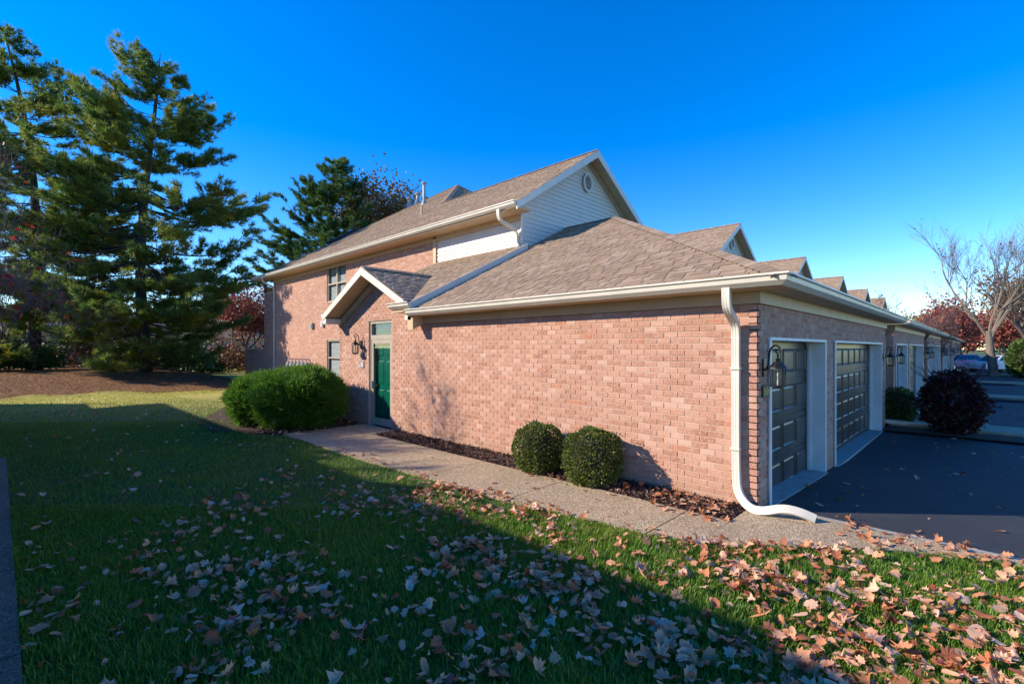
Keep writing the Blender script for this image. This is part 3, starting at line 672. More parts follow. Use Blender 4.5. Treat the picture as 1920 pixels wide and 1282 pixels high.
    MB().lathe(L3(x+.13,y1-.15,1.05), [(0,-.03),(.03,-.02),(.03,.02),(0,.03)], 10).build('door_knob', M['gold'], dr)
    # --- windows on the main side wall
    for (a, b, z0, z1) in ((19.30,21.10,4.05,5.62),(19.85,21.10,.78,2.36)):
        w = part(MB().box(L3(WM+.03,0,0).x, L3(WM+.1,0,0).x, L3(0,a,0).y, L3(0,a+.06,0).y, z0, z1).box(L3(WM+.03,0,0).x, L3(WM+.1,0,0).x, L3(0,b-.06,0).y, L3(0,b,0).y, z0, z1)
                 .box(L3(WM+.03,0,0).x, L3(WM+.1,0,0).x, L3(0,a+.06,0).y, L3(0,b-.06,0).y, z0, z0+.06).box(L3(WM+.03,0,0).x, L3(WM+.1,0,0).x, L3(0,a+.06,0).y, L3(0,b-.06,0).y, z1-.06, z1), 'window', M['winframe'])
        zm = (z0+z1)/2; ym = (a+b)/2
        if b-a > 1.5: MB().box(L3(WM+.025,0,0).x, L3(WM+.1,0,0).x, ym-O.y-.04, ym-O.y+.04, z0+.06, z1-.06).build('mullion', M['winframe'], w)
        MB().box(L3(WM+.028,0,0).x, L3(WM+.09,0,0).x, L3(0,a+.06,0).y, L3(0,b-.06,0).y, zm-.03, zm+.03).build('meeting_rail', M['winframe'], w)
        MB().box(L3(WM+.07,0,0).x, L3(WM+.075,0,0).x, L3(0,a+.06,0).y, L3(0,b-.06,0).y, z0+.06, z1-.06).build('pane', M['glass'], w)
        MB().box(L3(WM+.19,0,0).x, L3(WM+.2,0,0).x, L3(0,a,0).y, L3(0,b,0).y, z0, z1).build('window_back', M['black'], w)
        zz = z0+.08
        while zz < z1-.05:
            MB().obox(L3(WM+.13,a+.07,zz), (0,b-a-.14,0), (.012,0,.042), (0,0,.003)).build('blind_slat', M['blind'], w); zz += .055
        part(MB().box(L3(WM-.04,0,0).x, L3(WM+.1,0,0).x, L3(0,a-.03,0).y, L3(0,b+.03,0).y, z0-.05, z0-.001), 'window_sill', M['mortar'])
    # roof vents, skylight
    def rz(x): return 5.83+MP*(x-9.09)
    for (px_, py_, h, r) in ((14.4,20.3,1.0,.10),(15.6,22.6,.45,.12),(15.9,23.9,.35,.12)):
        b = L3(px_,py_,rz(px_)); p = part(MB().lathe(b, [(.18,-.15),(.11,.12),(r*.8,.16),(r*.8,h)], 12), 'vent_pipe', M['pipe'], smooth=True); MB().lathe(b, [(0,h-.02),(r*1.35,h),(r*1.4,h+.06),(r*.9,h+.12),(0,h+.14)], 12).build('vent_cap', M['gray'], p)
    b = L3(11.65,16.6,rz(11.65)); part(MB().lathe(b, [(.045,-.05),(.045,.38),(0,.38)], 8), 'vent_pipe', M['tan'])
    us = Vector((1,0,MP)).normalized(); nn = Vector((-MP,0,1)).normalized(); so = L3(12.0,25.3,rz(12.0))
    sk = part(MB().obox(so, us*1.7, (0,.8,0), nn*.16), 'skylight', M['black']); MB().obox(so+us*.08+Vector((0,.08,0))+nn*.162, us*1.54, (0,.64,0), nn*.01).build('pane', M['carglass'], sk)
    return H
H1 = build_house(True)
tag(H1.root, 'pink brick townhouse with green entry door, house number 3624 and two dark garage doors', 'townhouse', 'attached brick townhouses')
H2 = build_house(False)
H2.root.location = O+Vector((12.5,0,0)); tag(H2.root, 'second brick townhouse in the garage row, just past the dark barberry bush', 'townhouse', 'attached brick townhouses')
for k in range(2, 6):
    c = copy_tree(H2.root); c.location = O+Vector((12.5*k,0,0)); c['label'] = 'brick townhouse farther down the garage row beyond the second unit'
nb = copy_tree(H2.root); nb.location = (-2.01,1.97,0); nb.scale = (-1,1,1)
nb['label'] = 'mirrored brick townhouse across the lawn whose roof shades the grass'; del nb['group']

# ------------------------------------------------------------------ wall lanterns, plaques, meters
def lantern():
    r = empty('wall_lantern'); m = MB()          # frame: wall at y=0, lantern hangs towards -y, top of scroll at z=.46
    MB().obox((-.045,-.02,.05), (.09,0,0), (0,.02,0), (0,0,.22)).build('back_plate', M['black'], r)
    pth = [(0,-.02,.12),(0,-.06,.18),(0,-.065,.30),(0,-.08,.39),(0,-.13,.44),(0,-.18,.42),(0,-.195,.37),(0,-.165,.335),(0,-.14,.355),(0,-.15,.385)]
    MB().tube(smooth_path(pth, 2), .011, 7).build('scroll_arm', M['black'], r, True)
    c = (0,-.165,0)
    MB().lathe(c, [(0,.335),(.016,.32),(.010,.28),(.03,.265),(.02,.24),(.05,.225),(.10,.165),(.105,.15),(.0,.15)], 8).build('lantern_roof', M['black'], r)
    m = MB()
    for k in range(8):
        w = 2*math.pi*k/8+.39; x, y = .085*math.cos(w), .085*math.sin(w); m.tube([(c[0]+x,c[1]+y,.15),(c[0]+x*.92,c[1]+y*.92,-.06)], .006, 4)
    m.lathe(c, [(0,-.10),(.05,-.085),(.092,-.07),(.092,-.05),(.0,-.05)], 8); m.build('cage', M['black'], r)
    MB().lathe(c, [(.074,-.05),(.08,.15)], 8).build('glass', M['lglass'], r)
    MB().lathe(c, [(.014,-.05),(.014,.05),(.02,.06),(.012,.10),(0,.115)], 8).build('candle', M['blind'], r)
    return r
lan = lantern(); G = 'black wall lanterns'
lan.location = (6.50,1.962,1.60); lan.scale = (1.0,)*3; tag(lan, 'black scroll-arm wall lantern above the house number plaque', 'wall lantern', G)
def add_lantern(loc, rz, label, sc=1.0):
    c = copy_tree(lan); c.location = loc; c.rotation_euler.z = rz; c.scale = (sc,)*3; c['label'] = label; return c
add_lantern((6.30,11.70,1.93), R(-90), 'black scroll-arm wall lantern beside the green entry door', 1.0)
add_lantern((16.60,1.962,1.60), 0, 'black wall lantern on the narrow brick pier past the double garage door')
for k in range(1, 5):
    for dx in (.19, 10.3): add_lantern((6.31+dx+12.5*k,1.962,1.60), 0, 'black wall lantern on the garage front of a farther townhouse')
def text_mesh(txt, size, ext):
    cu = bpy.data.curves.new('txt', 'FONT'); cu.body = txt; cu.size = size; cu.extrude = ext; cu.align_x = 'CENTER'; cu.align_y = 'CENTER'
    o = bpy.data.objects.new('txt', cu); COL.objects.link(o); dg = bpy.context.evaluated_depsgraph_get(); me = bpy.data.meshes.new_from_object(o.evaluated_get(dg))
    bpy.data.objects.remove(o); me.materials.clear(); return me
pl = tag(empty('number_plaque', (6.545,1.957,1.46)), 'dark plaque with gold house number 3624 under the lantern', 'house number')
MB().box(-.115,.115,-.015,.0,-.075,.075).build('plate', M['plaque'], pl)
num = link_mesh('numerals', text_mesh('3624', .125, .003), M['gold'], pl); num.rotation_euler = (R(90),0,0); num.location = (0,-.018,-.003); num.scale = (.82,1,1)
tp = tag(empty('tile_plaque', (6.298,11.64,1.57)), 'small blue and white tile with yellow flower by the entry', 'wall tile')
MB().box(-.012,.0,-.09,.09,-.09,.09).build('tile', M['blind'], tp); MB().lathe((0,0,0), [(.0,.0),(.05,.0)], 12).build('flower', M['gold'], tp).matrix_local = Matrix.Translation((-.0135,0,0)) @ Matrix.Rotation(R(-90),4,'Y')
M['bluerim'] = plain('blue glaze', (.12,.2,.45), .3)
MB().box(-.0135,-.0125,-.085,.085,.06,.085).box(-.0135,-.0125,-.085,.085,-.085,-.06).box(-.0135,-.0125,-.085,-.06,-.06,.06).box(-.0135,-.0125,.06,.085,-.06,.06).build('tile_border', M['bluerim'], tp)
tag(MB().box(6.262,6.30,11.60,11.68,1.72,1.90).box(6.25,6.262,11.62,11.66,1.75,1.80).build('intercom_box', M['gray']), 'small grey intercom box under the entry lantern', 'intercom')
for i, (y, z, s_, lab) in enumerate(((22.6,3.05,.14,'grey twin cable box on the brick wall'),(21.45,3.1,.1,'small pale cable box high on the brick wall'))):
    tag(MB().box(9.60,9.69,y-s_,y+s_,z-.13,z+.13).box(9.58,9.60,y-s_*.7,y-s_*.1,z-.08,z+.08).build('cable_box', M['gray'] if i == 0 else M['blind']), lab, 'cable box')
gm = tag(empty('gas_meter_bank', (9.3,23.4,0)), 'bank of grey gas meters with looped pipes behind the yew', 'gas meters')
for i in range(6):
    y = -1.1+i*.42; mt = MB().box(-.12,.12,y-.12,y+.12,.95,1.28).lathe((0,y,1.28), [(.1,0),(.09,.05),(0,.07)], 10).build('meter', M['gray'], gm)
    MB().tube(smooth_path([(.25,y+.16,.3),(.25,y+.16,1.2),(.2,y+.16,1.46),(0,y+.1,1.50),(-.02,y+.05,1.3)], 2), .025, 6).build('pipe', M['pipe'], gm, True)
MB().tube([(.27,-1.4,.35),(.27,1.4,.35)], .03, 6).build('manifold', M['pipe'], gm)

# ------------------------------------------------------------------ vegetation
def unit(a): return a/np.maximum(1e-9, np.linalg.norm(a, axis=-1, keepdims=True))
def needles(name, P, D, mat, parent, k=9, ln=.2, wd=.028, spread=.8, rng=RNG):
    """star tufts of k thin leaves at P pointing roughly along D"""
    n = len(P); P = np.repeat(P, k, 0); d = unit(np.repeat(unit(D), k, 0)+rng.normal(0, spread, (n*k, 3))*.8)
    s = unit(np.cross(d, rng.normal(0, 1, (n*k, 3)))); L = ln*rng.uniform(.6, 1.2, (n*k, 1)); b = P
    V = np.stack([b-s*wd*.5, b+s*wd*.5, b+d*L], 1).reshape(-1, 3)
    return mesh_arrays(name, V, np.arange(len(V)).reshape(-1, 3), mat, parent)
def leafquads(name, P, mat, parent, size=.1, up=.3, rng=RNG, aspect=.7, D=None):
    n = len(P); d = unit(rng.normal(0, 1, (n, 3))+np.array([0,0,-.2])) if D is None else unit(D+rng.normal(0,.6,(n,3)))
    s = unit(np.cross(d, rng.normal(0, 1, (n, 3)))); L = size*rng.uniform(.6, 1.25, (n, 1))
    V = np.stack([P, P+d*L*.5+s*L*aspect*.5, P+d*L, P+d*L*.5-s*L*aspect*.5], 1).reshape(-1, 3)
    return mesh_arrays(name, V, np.arange(len(V)).reshape(-1, 4), mat, parent)

def pine(base, height, seed, rmax, label, lean=(0, 0), mat='needle', lowest=.05, dens=1.0):
    rg = np.random.default_rng(seed); z0 = float(ground_z(base[0], base[1])) ; t = empty('pine_tree', (base[0], base[1], z0-.1))
    def tr(h): q = h/height; return Vector((lean[0]*q*q+.25*math.sin(q*5+seed), lean[1]*q*q+.25*math.cos(q*4+seed)-.25*math.cos(seed), h))
    n = 16; m = MB(); m.tube([tr(height*i/n) for i in range(n+1)], [max(.02, .34*height/19*(1-i/n)**.85+.012) for i in range(n+1)], 10); m.build('trunk', M['pinebark'], t, True)
    P = []; D = []; lb = MB(); h = height*lowest
    while h < height*.985:
        q = h/height; prof = rmax*min(1, .6+1.6*(q-lowest))*(1-(max(0, q-.25)/.77)**1.9)**.9
        for j in range(int(rg.integers(5, 8))):
            w = rg.uniform(0, 2*math.pi); Ln = max(.5, prof*rg.uniform(.55, 1.15)); up = .05+.75*max(0, q-.45)+rg.normal(0, .10)
            a = tr(h); hd = Vector((math.cos(w), math.sin(w), 0)); pts = []
            for i in range(7):
                s = i/6; pts.append(a+hd*Ln*s*math.cos(up*.6)+Vector((0,0,Ln*(up*s*.8-.16*math.sin(s*2.6)+.20*s*s*s)))+Vector(rg.normal(0,.03*Ln*s,3)))
            r0 = max(.016, .085*Ln/rmax*(1-q*.4)); lb.tube(pts, [r0*(1-.85*i/6) for i in range(7)], 5)
            side = hd.cross(Vector((0,0,1)))
            for b in range(int(5+Ln*3.6)):
                s = rg.uniform(.22, 1)**.8; i = min(5, int(s*6)); p = pts[i].lerp(pts[i+1], s*6-i); sgn = rg.choice((-1, 1)); sl = Ln*.36*(1.15-s)*rg.uniform(.5, 1.3)+.25
                dr = (hd*.75+side*sgn*rg.uniform(.3,1)+Vector((0,0,rg.uniform(-.05,.2)+.35*q))).normalized(); e = p+dr*sl
                lb.tube([p, e], [.014, .006], 3, False)
                cnt = max(2, int(sl*8*dens))
                for c in range(cnt):
                    f = rg.uniform(.25, 1.05); pp = p+dr*sl*f+Vector(rg.normal(0,.07,3)); P.append(tuple(pp)); D.append(tuple(dr+Vector((0,0,.45))))
        h += height*.034*rg.uniform(.6, 1.4)
    lb.build('limbs', M['pinebark'], t)
    P = np.array(P); D = np.array(D)
    needles('crown', P, D, M[mat], t, 10, .34, .036, .75, rg); print('pine tufts', len(P))
    return tag(t, label, 'pine tree', 'tall pines')
pine((5.2,35.2), 19.2, 3, 6.6, 'tall full pine with forked lower limb on the pine straw mound', (.5,-.3), dens=1.65)
pine((.9,42.0), 21.0, 11, 6.5, 'tall loose pine with bare upper trunk beside the fuller pine', (-1.5,.6), dens=1.45)
pine((22.0,46.5), 21.5, 21, 7.2, 'dark dense pine rising behind the townhouse roof', (.2,.2), 'needle_dark', .06, 2.2)
pine((29.5,50.0), 15.5, 25, 3.6, 'small dark pine top showing by the roof vent pipes', (.2,.2), 'needle_dark', .06, 2.2)

def branch_tree(name, base, height, seed, spread, levels=5, trunk=.25, mat='graybark', fork=.28, leaf=None, nleaf=0, lsize=.12, label='', cat='tree', group=None, updir=.5, clump=.25, nb=(3,5)):
    rg = np.random.default_rng(seed); z0 = float(ground_z(base[0], base[1])); t = empty(name, (base[0], base[1], z0-.05)); m = MB(); tips = []
    big = MB()
    def grow(p, d, L, r, lv):
        pts = [p]; q = p; dd = d.copy(); n = 4 if lv < 3 else 3
        for i in range(n):
            dd = (dd+Vector(rg.normal(0, .13 if lv else .05, 3))+Vector((0,0,.06 if lv else 0))).normalized(); q = q+dd*L/n; pts.append(q)
        r1 = r*(.62 if lv < levels else .3); (big if lv == 0 else m).tube(pts, [r+(r1-r)*i/n for i in range(n+1)], 10 if lv == 0 else (6 if lv < 3 else 3), False)
        if lv >= levels-1: tips.extend(pts[1:])
        if lv >= levels: return
        for k in range(int(rg.integers(*nb))+(1 if lv == 0 else 0)):
            s = rg.uniform(.35, 1) if lv else rg.uniform(.75, 1); i = min(n-1, int(s*n)); pp = pts[i].lerp(pts[i+1], s*n-i)
            ax = Vector(rg.normal(0, 1, 3)); ax = (ax-dd*ax.dot(dd)).normalized(); ang = rg.uniform(.35, .85)*spread
            nd = (dd*math.cos(ang)+ax*math.sin(ang)+Vector((0,0,updir*.3))).normalized(); grow(pp, nd, L*rg.uniform(.55,.85)*(1.25 if lv == 0 else 1), max(.006, r1*rg.uniform(.55,.85)), lv+1)
        if lv: grow(q, dd, L*.75, r1, lv+1)
    grow(Vector((0,0,0)), Vector((0,0,1)), height*fork, trunk, 0)
    big.build('trunk', M[mat], t, True); m.build('branches', M[mat], t)
    if leaf and nleaf:
        T = np.array([tuple(p) for p in tips]); ii = rg.integers(0, len(T), nleaf); P = T[ii]+rg.normal(0, clump, (nleaf, 3)); P = P[P[:,2] > .6]
        leafquads('crown', P, M[leaf], t, lsize, rng=rg)
    return tag(t, label, cat, group)
branch_tree('bare_tree', (53.4,-.6), 18.0, 12, .85, 6, .33, 'graybark', .2, 'rustleaf', 90, .22, 'bare grey-barked tree with pale trunk in front of the white car', 'tree', nb=(3,4), updir=.65)
branch_tree('bare_tree', (74,-3.2), 13, 8, 1.0, 5, .45, 'graybark', .25, 'rustleaf', 3000, .3, 'thick trunked tree with orange-brown leaves behind the white car', 'tree', clump=.6)
branch_tree('maple_tree', (82,2.1), 11.0, 14, 1.15, 5, .3, 'twig', .2, 'redleaf', 9000, .34, 'red maple in full autumn colour beyond the garage row', 'tree', clump=.7)
branch_tree('maple_tree', (98,-2.0), 12.5, 15, 1.15, 5, .3, 'twig', .2, 'redleaf', 8000, .34, 'second red maple behind the bare tree branches', 'tree', clump=.7)
branch_tree('gold_tree', (119,7.5), 10.5, 17, 1.1, 5, .3, 'twig', .22, 'goldleaf', 7000, .5, 'distant golden-green tree above the far garage roofs', 'tree', clump=.9)
branch_tree('small_tree', (30.4,2.6), 4.9, 31, 1.1, 5, .07, 'twig', .3, 'barberry', 260, .11, 'small sparse ornamental tree with few dark red leaves between garages', 'tree', clump=.1)
branch_tree('small_tree', (42.9,2.4), 4.8, 37, 1.1, 5, .07, 'twig', .3, 'redleaf', 900, .13, 'small pinkish leaved ornamental tree between the farther garages', 'tree', clump=.2)
branch_tree('red_tree', (14.5,48), 11.5, 41, 1.1, 5, .2, 'twig', .2, 'redleaf', 5000, .25, 'red leaved tree behind the far end of the townhouse', 'tree', clump=.6)
branch_tree('oak_tree', (27.0,47.0), 24.5, 44, .85, 5, .3, 'twig', .25, 'oakleaf', 16000, .34, 'russet oak crown beside the dark pine behind the roof', 'tree', clump=.6)
branch_tree('bare_shrub_tree', (12.3,52), 10, 47, 1.1, 6, .16, 'twig', .2, None, 0, .1, 'bare twiggy tree between the pine and the red tree', 'tree')
branch_tree('dogwood_tree', (-.9,15.6), 8.0, 53, 1.25, 6, .10, 'twig', .22, 'dogleaf', 800, .13, 'twiggy dogwood with a few crimson leaves at the lawn edge', 'tree', clump=.06)
rgb = np.random.default_rng(99)
for i in range(44):
    x = -12+i*.95+rgb.uniform(-.6,.6); y = 44+rgb.uniform(-3,6)-.12*x; mt = ('greenleaf','rustleaf','needle_dark','greenleaf')[i % 4]; r = rgb.uniform(.9,2.0); n = 1500
    u = unit(rgb.normal(0,1,(n,3))); u[:,2] = np.abs(u[:,2])*1.2; P = u*r*rgb.uniform(.6,1.05,(n,1))*(1+.25*np.sin(u[:,:1]*7+i)*np.cos(u[:,1:2]*6))
    t = empty('understory_shrub', (x, y, float(ground_z(x,y)))); MB().tube([(0,0,-.1),(.05,0,.5),(0,.05,1.0)], [.05,.04,.02], 5).build('stem', M['pinebark'], t); leafquads('crown', P+np.array([0,0,.2]), M[mt], t, .22, rng=rgb)
    tag(t, {'greenleaf':'loose green understory shrub behind the pines','rustleaf':'russet understory shrub behind the pines','needle_dark':'dark evergreen understory shrub behind the pines'}[mt], 'shrub', 'understory shrubs')

rgt = np.random.default_rng(123)
FT = [(150+rgt.uniform(-25,25), -14+i*5.5, ('rustleaf','goldleaf','greenleaf','redleaf')[i % 4]) for i in range(9)]+[(-14+i*5.0, 92+rgt.uniform(-12,12), ('greenleaf','rustleaf','needle_dark','goldleaf')[i % 4]) for i in range(15)]
for i, (x, y, mt) in enumerate(FT):
    t = empty('distant_tree', (x, y, 0)); h = rgt.uniform(7, 11); n = 2600; MB().tube([(0,0,-.2),(.2,.1,h*.4),(0,.2,h*.8)], [.3,.22,.06], 6).build('trunk', M['twig'], t)
    u = unit(rgt.normal(0,1,(n,3))); P = u*rgt.uniform(.45,1.0,(n,1))*np.array([h*.38,h*.38,h*.42])*(1+.3*np.sin(u[:,:1]*6+i)*np.cos(u[:,2:3]*5+i)); leafquads('crown', P+np.array([0,0,h*.56]), M[mt], t, .75, rng=rgt)
    tag(t, ('distant %s tree closing the view beyond the ' % {'rustleaf':'russet','goldleaf':'golden','greenleaf':'green','redleaf':'red','needle_dark':'dark evergreen'}[mt])+('parking area' if i < 9 else 'pines'), 'tree', 'far trees beyond the parking area' if i < 9 else 'far trees beyond the pines')
def shrub(name, c, rad, n, mat, label, shape=2.4, size=.05, rough=.06, mode='leaf', group=None, lump=.08, seed=1):
    """superellipsoid clipped shrub of leaf-sized faces round a dark twiggy core"""
    rg = np.random.default_rng(seed); t = empty(name, (c[0], c[1], c[2]))
    u = unit(rg.normal(0,1,(n,3))); k = (np.abs(u)**shape).sum(1, keepdims=True)**(-1/shape); q = u*k
    lum = 1+lump*np.sin(q[:,:1]*5+seed)*np.cos(q[:,1:2]*4+1)+lump*.7*np.sin(q[:,2:3]*7+q[:,:1]*6); dep = 1-np.abs(rg.normal(0, rough, (n,1))); st = rg.uniform(0,1,(n,1)) < .035; dep = np.where(st, 1+rg.uniform(.02,.13,(n,1)), dep); dep = dep*np.where(np.sin(q[:,:1]*9+seed)*np.sin(q[:,1:2]*8+2*seed)*np.sin(q[:,2:3]*9) > .55, .9, 1)
    P = q*lum*dep*np.array(rad)+np.array([0,0,rad[2]*.97]); P = P[P[:,2] > .02]; N = unit((P-np.array([0,0,rad[2]]))/np.array(rad)**2)
    m = MB()
    for i in range(14):
        w = rg.uniform(0,6.28); e = Vector((rad[0]*.75*math.cos(w)*rg.uniform(.3,1), rad[1]*.75*math.sin(w)*rg.uniform(.3,1), rad[2]*rg.uniform(.7,1.5))); m.tube([(e.x*.2,e.y*.2,-.05), tuple(e*.6), tuple(e)], [.022,.014,.006], 4)
    m.build('stems', M['twig'], t)
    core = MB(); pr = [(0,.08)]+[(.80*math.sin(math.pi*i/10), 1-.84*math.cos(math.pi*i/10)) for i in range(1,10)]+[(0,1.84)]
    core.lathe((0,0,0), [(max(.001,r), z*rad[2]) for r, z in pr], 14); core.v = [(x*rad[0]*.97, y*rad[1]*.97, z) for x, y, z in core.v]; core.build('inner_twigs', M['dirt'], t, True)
    if mode == 'leaf': leafquads('foliage', P, M[mat], t, size, rng=rg, D=N)
    else: needles('foliage', P, N+np.array([0,0,.5]), M[mat], t, 5, size, size*.16, .5, rg)
    return tag(t, label, 'shrub', group)
shrub('boxwood_shrub', (5.84,5.12,.03), (.355,.355,.375), 9000, 'boxleaf', 'round clipped boxwood on the side nearer the entry door', 2.9, .035, .05, group='clipped boxwoods', lump=.06, seed=4)
shrub('boxwood_shrub', (5.84,4.06,.03), (.37,.37,.395), 9000, 'boxleaf', 'round clipped boxwood on the side nearer the downspout', 2.9, .035, .05, group='clipped boxwoods', lump=.06, seed=9)
y1 = shrub('yew_shrub', (5.0,12.55,.03), (1.0,1.2,.70), 17000, 'yew', 'large sheared green yew mound beside the entry door', 2.3, .17, .085, 'needle', lump=.06, seed=6)
y2 = shrub('yew_shrub', (4.55,13.6,.03), (.80,1.0,.62), 9500, 'yew', 'lower spreading yew mound on the lawn side of the big yew', 2.2, .17, .09, 'needle', lump=.09, seed=12)
shrub('barberry_shrub', (16.6,.55,-.16), (.62,.62,.76), 8000, 'barberry', 'dark purple barberry bush at the end of the driveway', 2.0, .10, .22, lump=.16, seed=15)
shrub('green_shrub', (17.75,1.75,-.15), (.36,.4,.5), 4000, 'greenleaf', 'small green shrub in the gap between garages', 2.2, .06, .1, lump=.1, seed=18)
shrub('green_shrub', (52.8,-2.5,-.2), (1.2,1.2,1.35), 5000, 'greenleaf', 'yellow-green bush beside the white car', 2.2, .2, .12, lump=.15, seed=22)
shrub('rust_shrub', (58,-2.1,-.2), (.5,.5,.4), 1500, 'rustleaf', 'low reddish shrub in front of the white car', 2.2, .12, .12, lump=.15, seed=23)
# arching shoots of the barberry
m = MB(); rg = np.random.default_rng(3)
for i in range(40):
    w = rg.uniform(0,6.28); d = Vector((math.cos(w),math.sin(w),rg.uniform(.7,1.6))).normalized(); p = Vector((0,0,.8))+d*.5; m.tube([p, p+d*.4+Vector((0,0,.05)), p+d*.75+Vector(rg.normal(0,.07,3))], [.006,.005,.003], 3, False)
for o in bpy.data.objects:
    if o.name == 'barberry_shrub': m.build('shoots', M['barberry'], o)

# ------------------------------------------------------------------ grass, mulch chips, leaves
def on_hard(x, y):
    """paved or bedded ground, where no grass grows"""
    le = np.interp(-y, [-q[1] for q in LE], [q[0] for q in LE]); hard = (x > le-.0) & (y < 11.6)
    hard |= (x < .10-.02*y) & (x > -4) & (y < 12.6); hard |= ((x-5)/1.3)**2+((y-12.8)/1.9)**2 < 1; hard |= (x > 4.9+.3*np.sin(y)) & (y > 11.5) & (y < 24.2); hard |= x > 9.6
    return hard
def in_view(x, y, pad=60):
    s, c = math.sin(CAM_YAW), math.cos(CAM_YAW); r = x*s-y*c; d = x*c+y*s; u = 960+904*r/np.maximum(d,.1); v = 652.5+904*2/np.maximum(d,.1)
    return (d > 1.5) & (u > -pad) & (u < 1920+pad) & (v < 1282+pad*1.5), d
def grass(name, n, dmin, dmax, ln, wd, seed, segs=2):
    rg = np.random.default_rng(seed); d = np.sqrt(rg.uniform(dmin**2, dmax**2, n)); w = rg.uniform(-.87,.87,n); r = d*np.tan(w)*1.0
    r = d*rg.uniform(-1.1,1.1,n); s, c = math.sin(CAM_YAW), math.cos(CAM_YAW); x = r*s+d*c; y = -r*c+d*s
    ok = ~on_hard(x, y) & (y < 27.5+rg.normal(0,.8,n)) & (x < 9.6); x, y, d = x[ok], y[ok], d[ok]; n = len(x)
    z = ground_z(x, y); P = np.stack([x, y, z], 1); L = ln*rg.uniform(.5,1.3,(n,1))*(.8+.4*np.sin(x*2.1+np.sin(y*1.7))[:,None]**2); a = rg.uniform(0,6.283,n); le = rg.uniform(.15,.75,(n,1))
    D = np.stack([np.cos(a), np.sin(a), np.zeros(n)], 1); S = np.stack([-np.sin(a), np.cos(a), np.zeros(n)], 1); Zv = np.array([0,0,1.0])
    if segs == 1:
        V = np.stack([P-S*wd*.5, P+S*wd*.5, P+D*L*le+Zv*L*.8], 1).reshape(-1,3); F = np.arange(len(V)).reshape(-1,3)
    else:
        m = P+D*L*le*.35+Zv*L*.55; t = P+D*L*le*1.05+Zv*L*.85
        V = np.stack([P-S*wd*.5, P+S*wd*.5, m+S*wd*.42, m-S*wd*.42, t], 1).reshape(-1,3); b = np.arange(n)*5
        F = np.concatenate([np.stack([b,b+1,b+2],1), np.stack([b,b+2,b+3],1), np.stack([b+3,b+2,b+4],1)])
    return tag(mesh_arrays(name, V, F, M['grass']), 'green mown grass of the lawn', 'grass', kind='stuff')
grass('lawn_grass', 170000, 2.3, 6.0, .075, .0065, 1)
grass('lawn_grass', 190000, 6.0, 13.0, .07, .010, 2, 1)
grass('lawn_grass', 120000, 13.0, 30.0, .07, .022, 3, 1)

def leaf_variant(seed):
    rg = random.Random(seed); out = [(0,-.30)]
    lobes = [(-62,.50),(-28,.62),(0,.72),(28,.62),(62,.50)]
    pts = [(.06,-.30,0),(.26,-.28,0),(.46,-.22,1),(.38,-.05,0),(.56,.10,1),(.42,.20,0),(.44,.42,1),(.24,.36,0),(.17,.48,0),(.0,.66,1),(-.17,.48,0),(-.24,.36,0),(-.44,.42,1),(-.42,.20,0),(-.56,.10,1),(-.38,-.05,0),(-.46,-.22,1),(-.26,-.28,0),(-.06,-.30,0)]
    ca, cb, cc, tw = rg.uniform(-.8,2.2), rg.uniform(-.8,1.8), rg.uniform(-1,1), rg.uniform(-.6,.6)
    V = [(0,0,0)]
    for x, y, tip in pts: x += rg.uniform(-.03,.03); y += rg.uniform(-.03,.03); V.append((x, y, 0))
    V.append((.012,-.62,0)); V.append((-.012,-.62,0))
    W = []
    for x, y, _ in V: W.append((x*(1-.18*abs(ca)), y*(1-.12*abs(cb)), ca*x*x+cb*y*y*.7+cc*x*y+tw*x*.3+rg.uniform(-.03,.03)))
    n = len(pts); F = [(0, 1+i, 1+i+1) for i in range(n-1)]+[(0, n, n+2), (0, n+2, n+1), (0, n+1, 1)]
    return np.array(W), np.array(F)
def oval_variant(seed):
    rg = random.Random(seed+500); n = 12; ca, cb = rg.uniform(-1,2.4), rg.uniform(-1.2,1.6); V = [(0,0,0)]
    for i in range(n):
        w = 2*math.pi*i/n; y = .5*math.cos(w); x = .27*math.sin(w)*(1-.35*y)*rg.uniform(.85,1.1); V.append((x, y, ca*x*x*2+cb*y*y*.8+rg.uniform(-.03,.03)))
    return np.array(V), np.array([(0, 1+i, 1+(i+1) % n) for i in range(n)])
VAR = [leaf_variant(i) for i in range(12)]+[oval_variant(i) for i in range(5)]
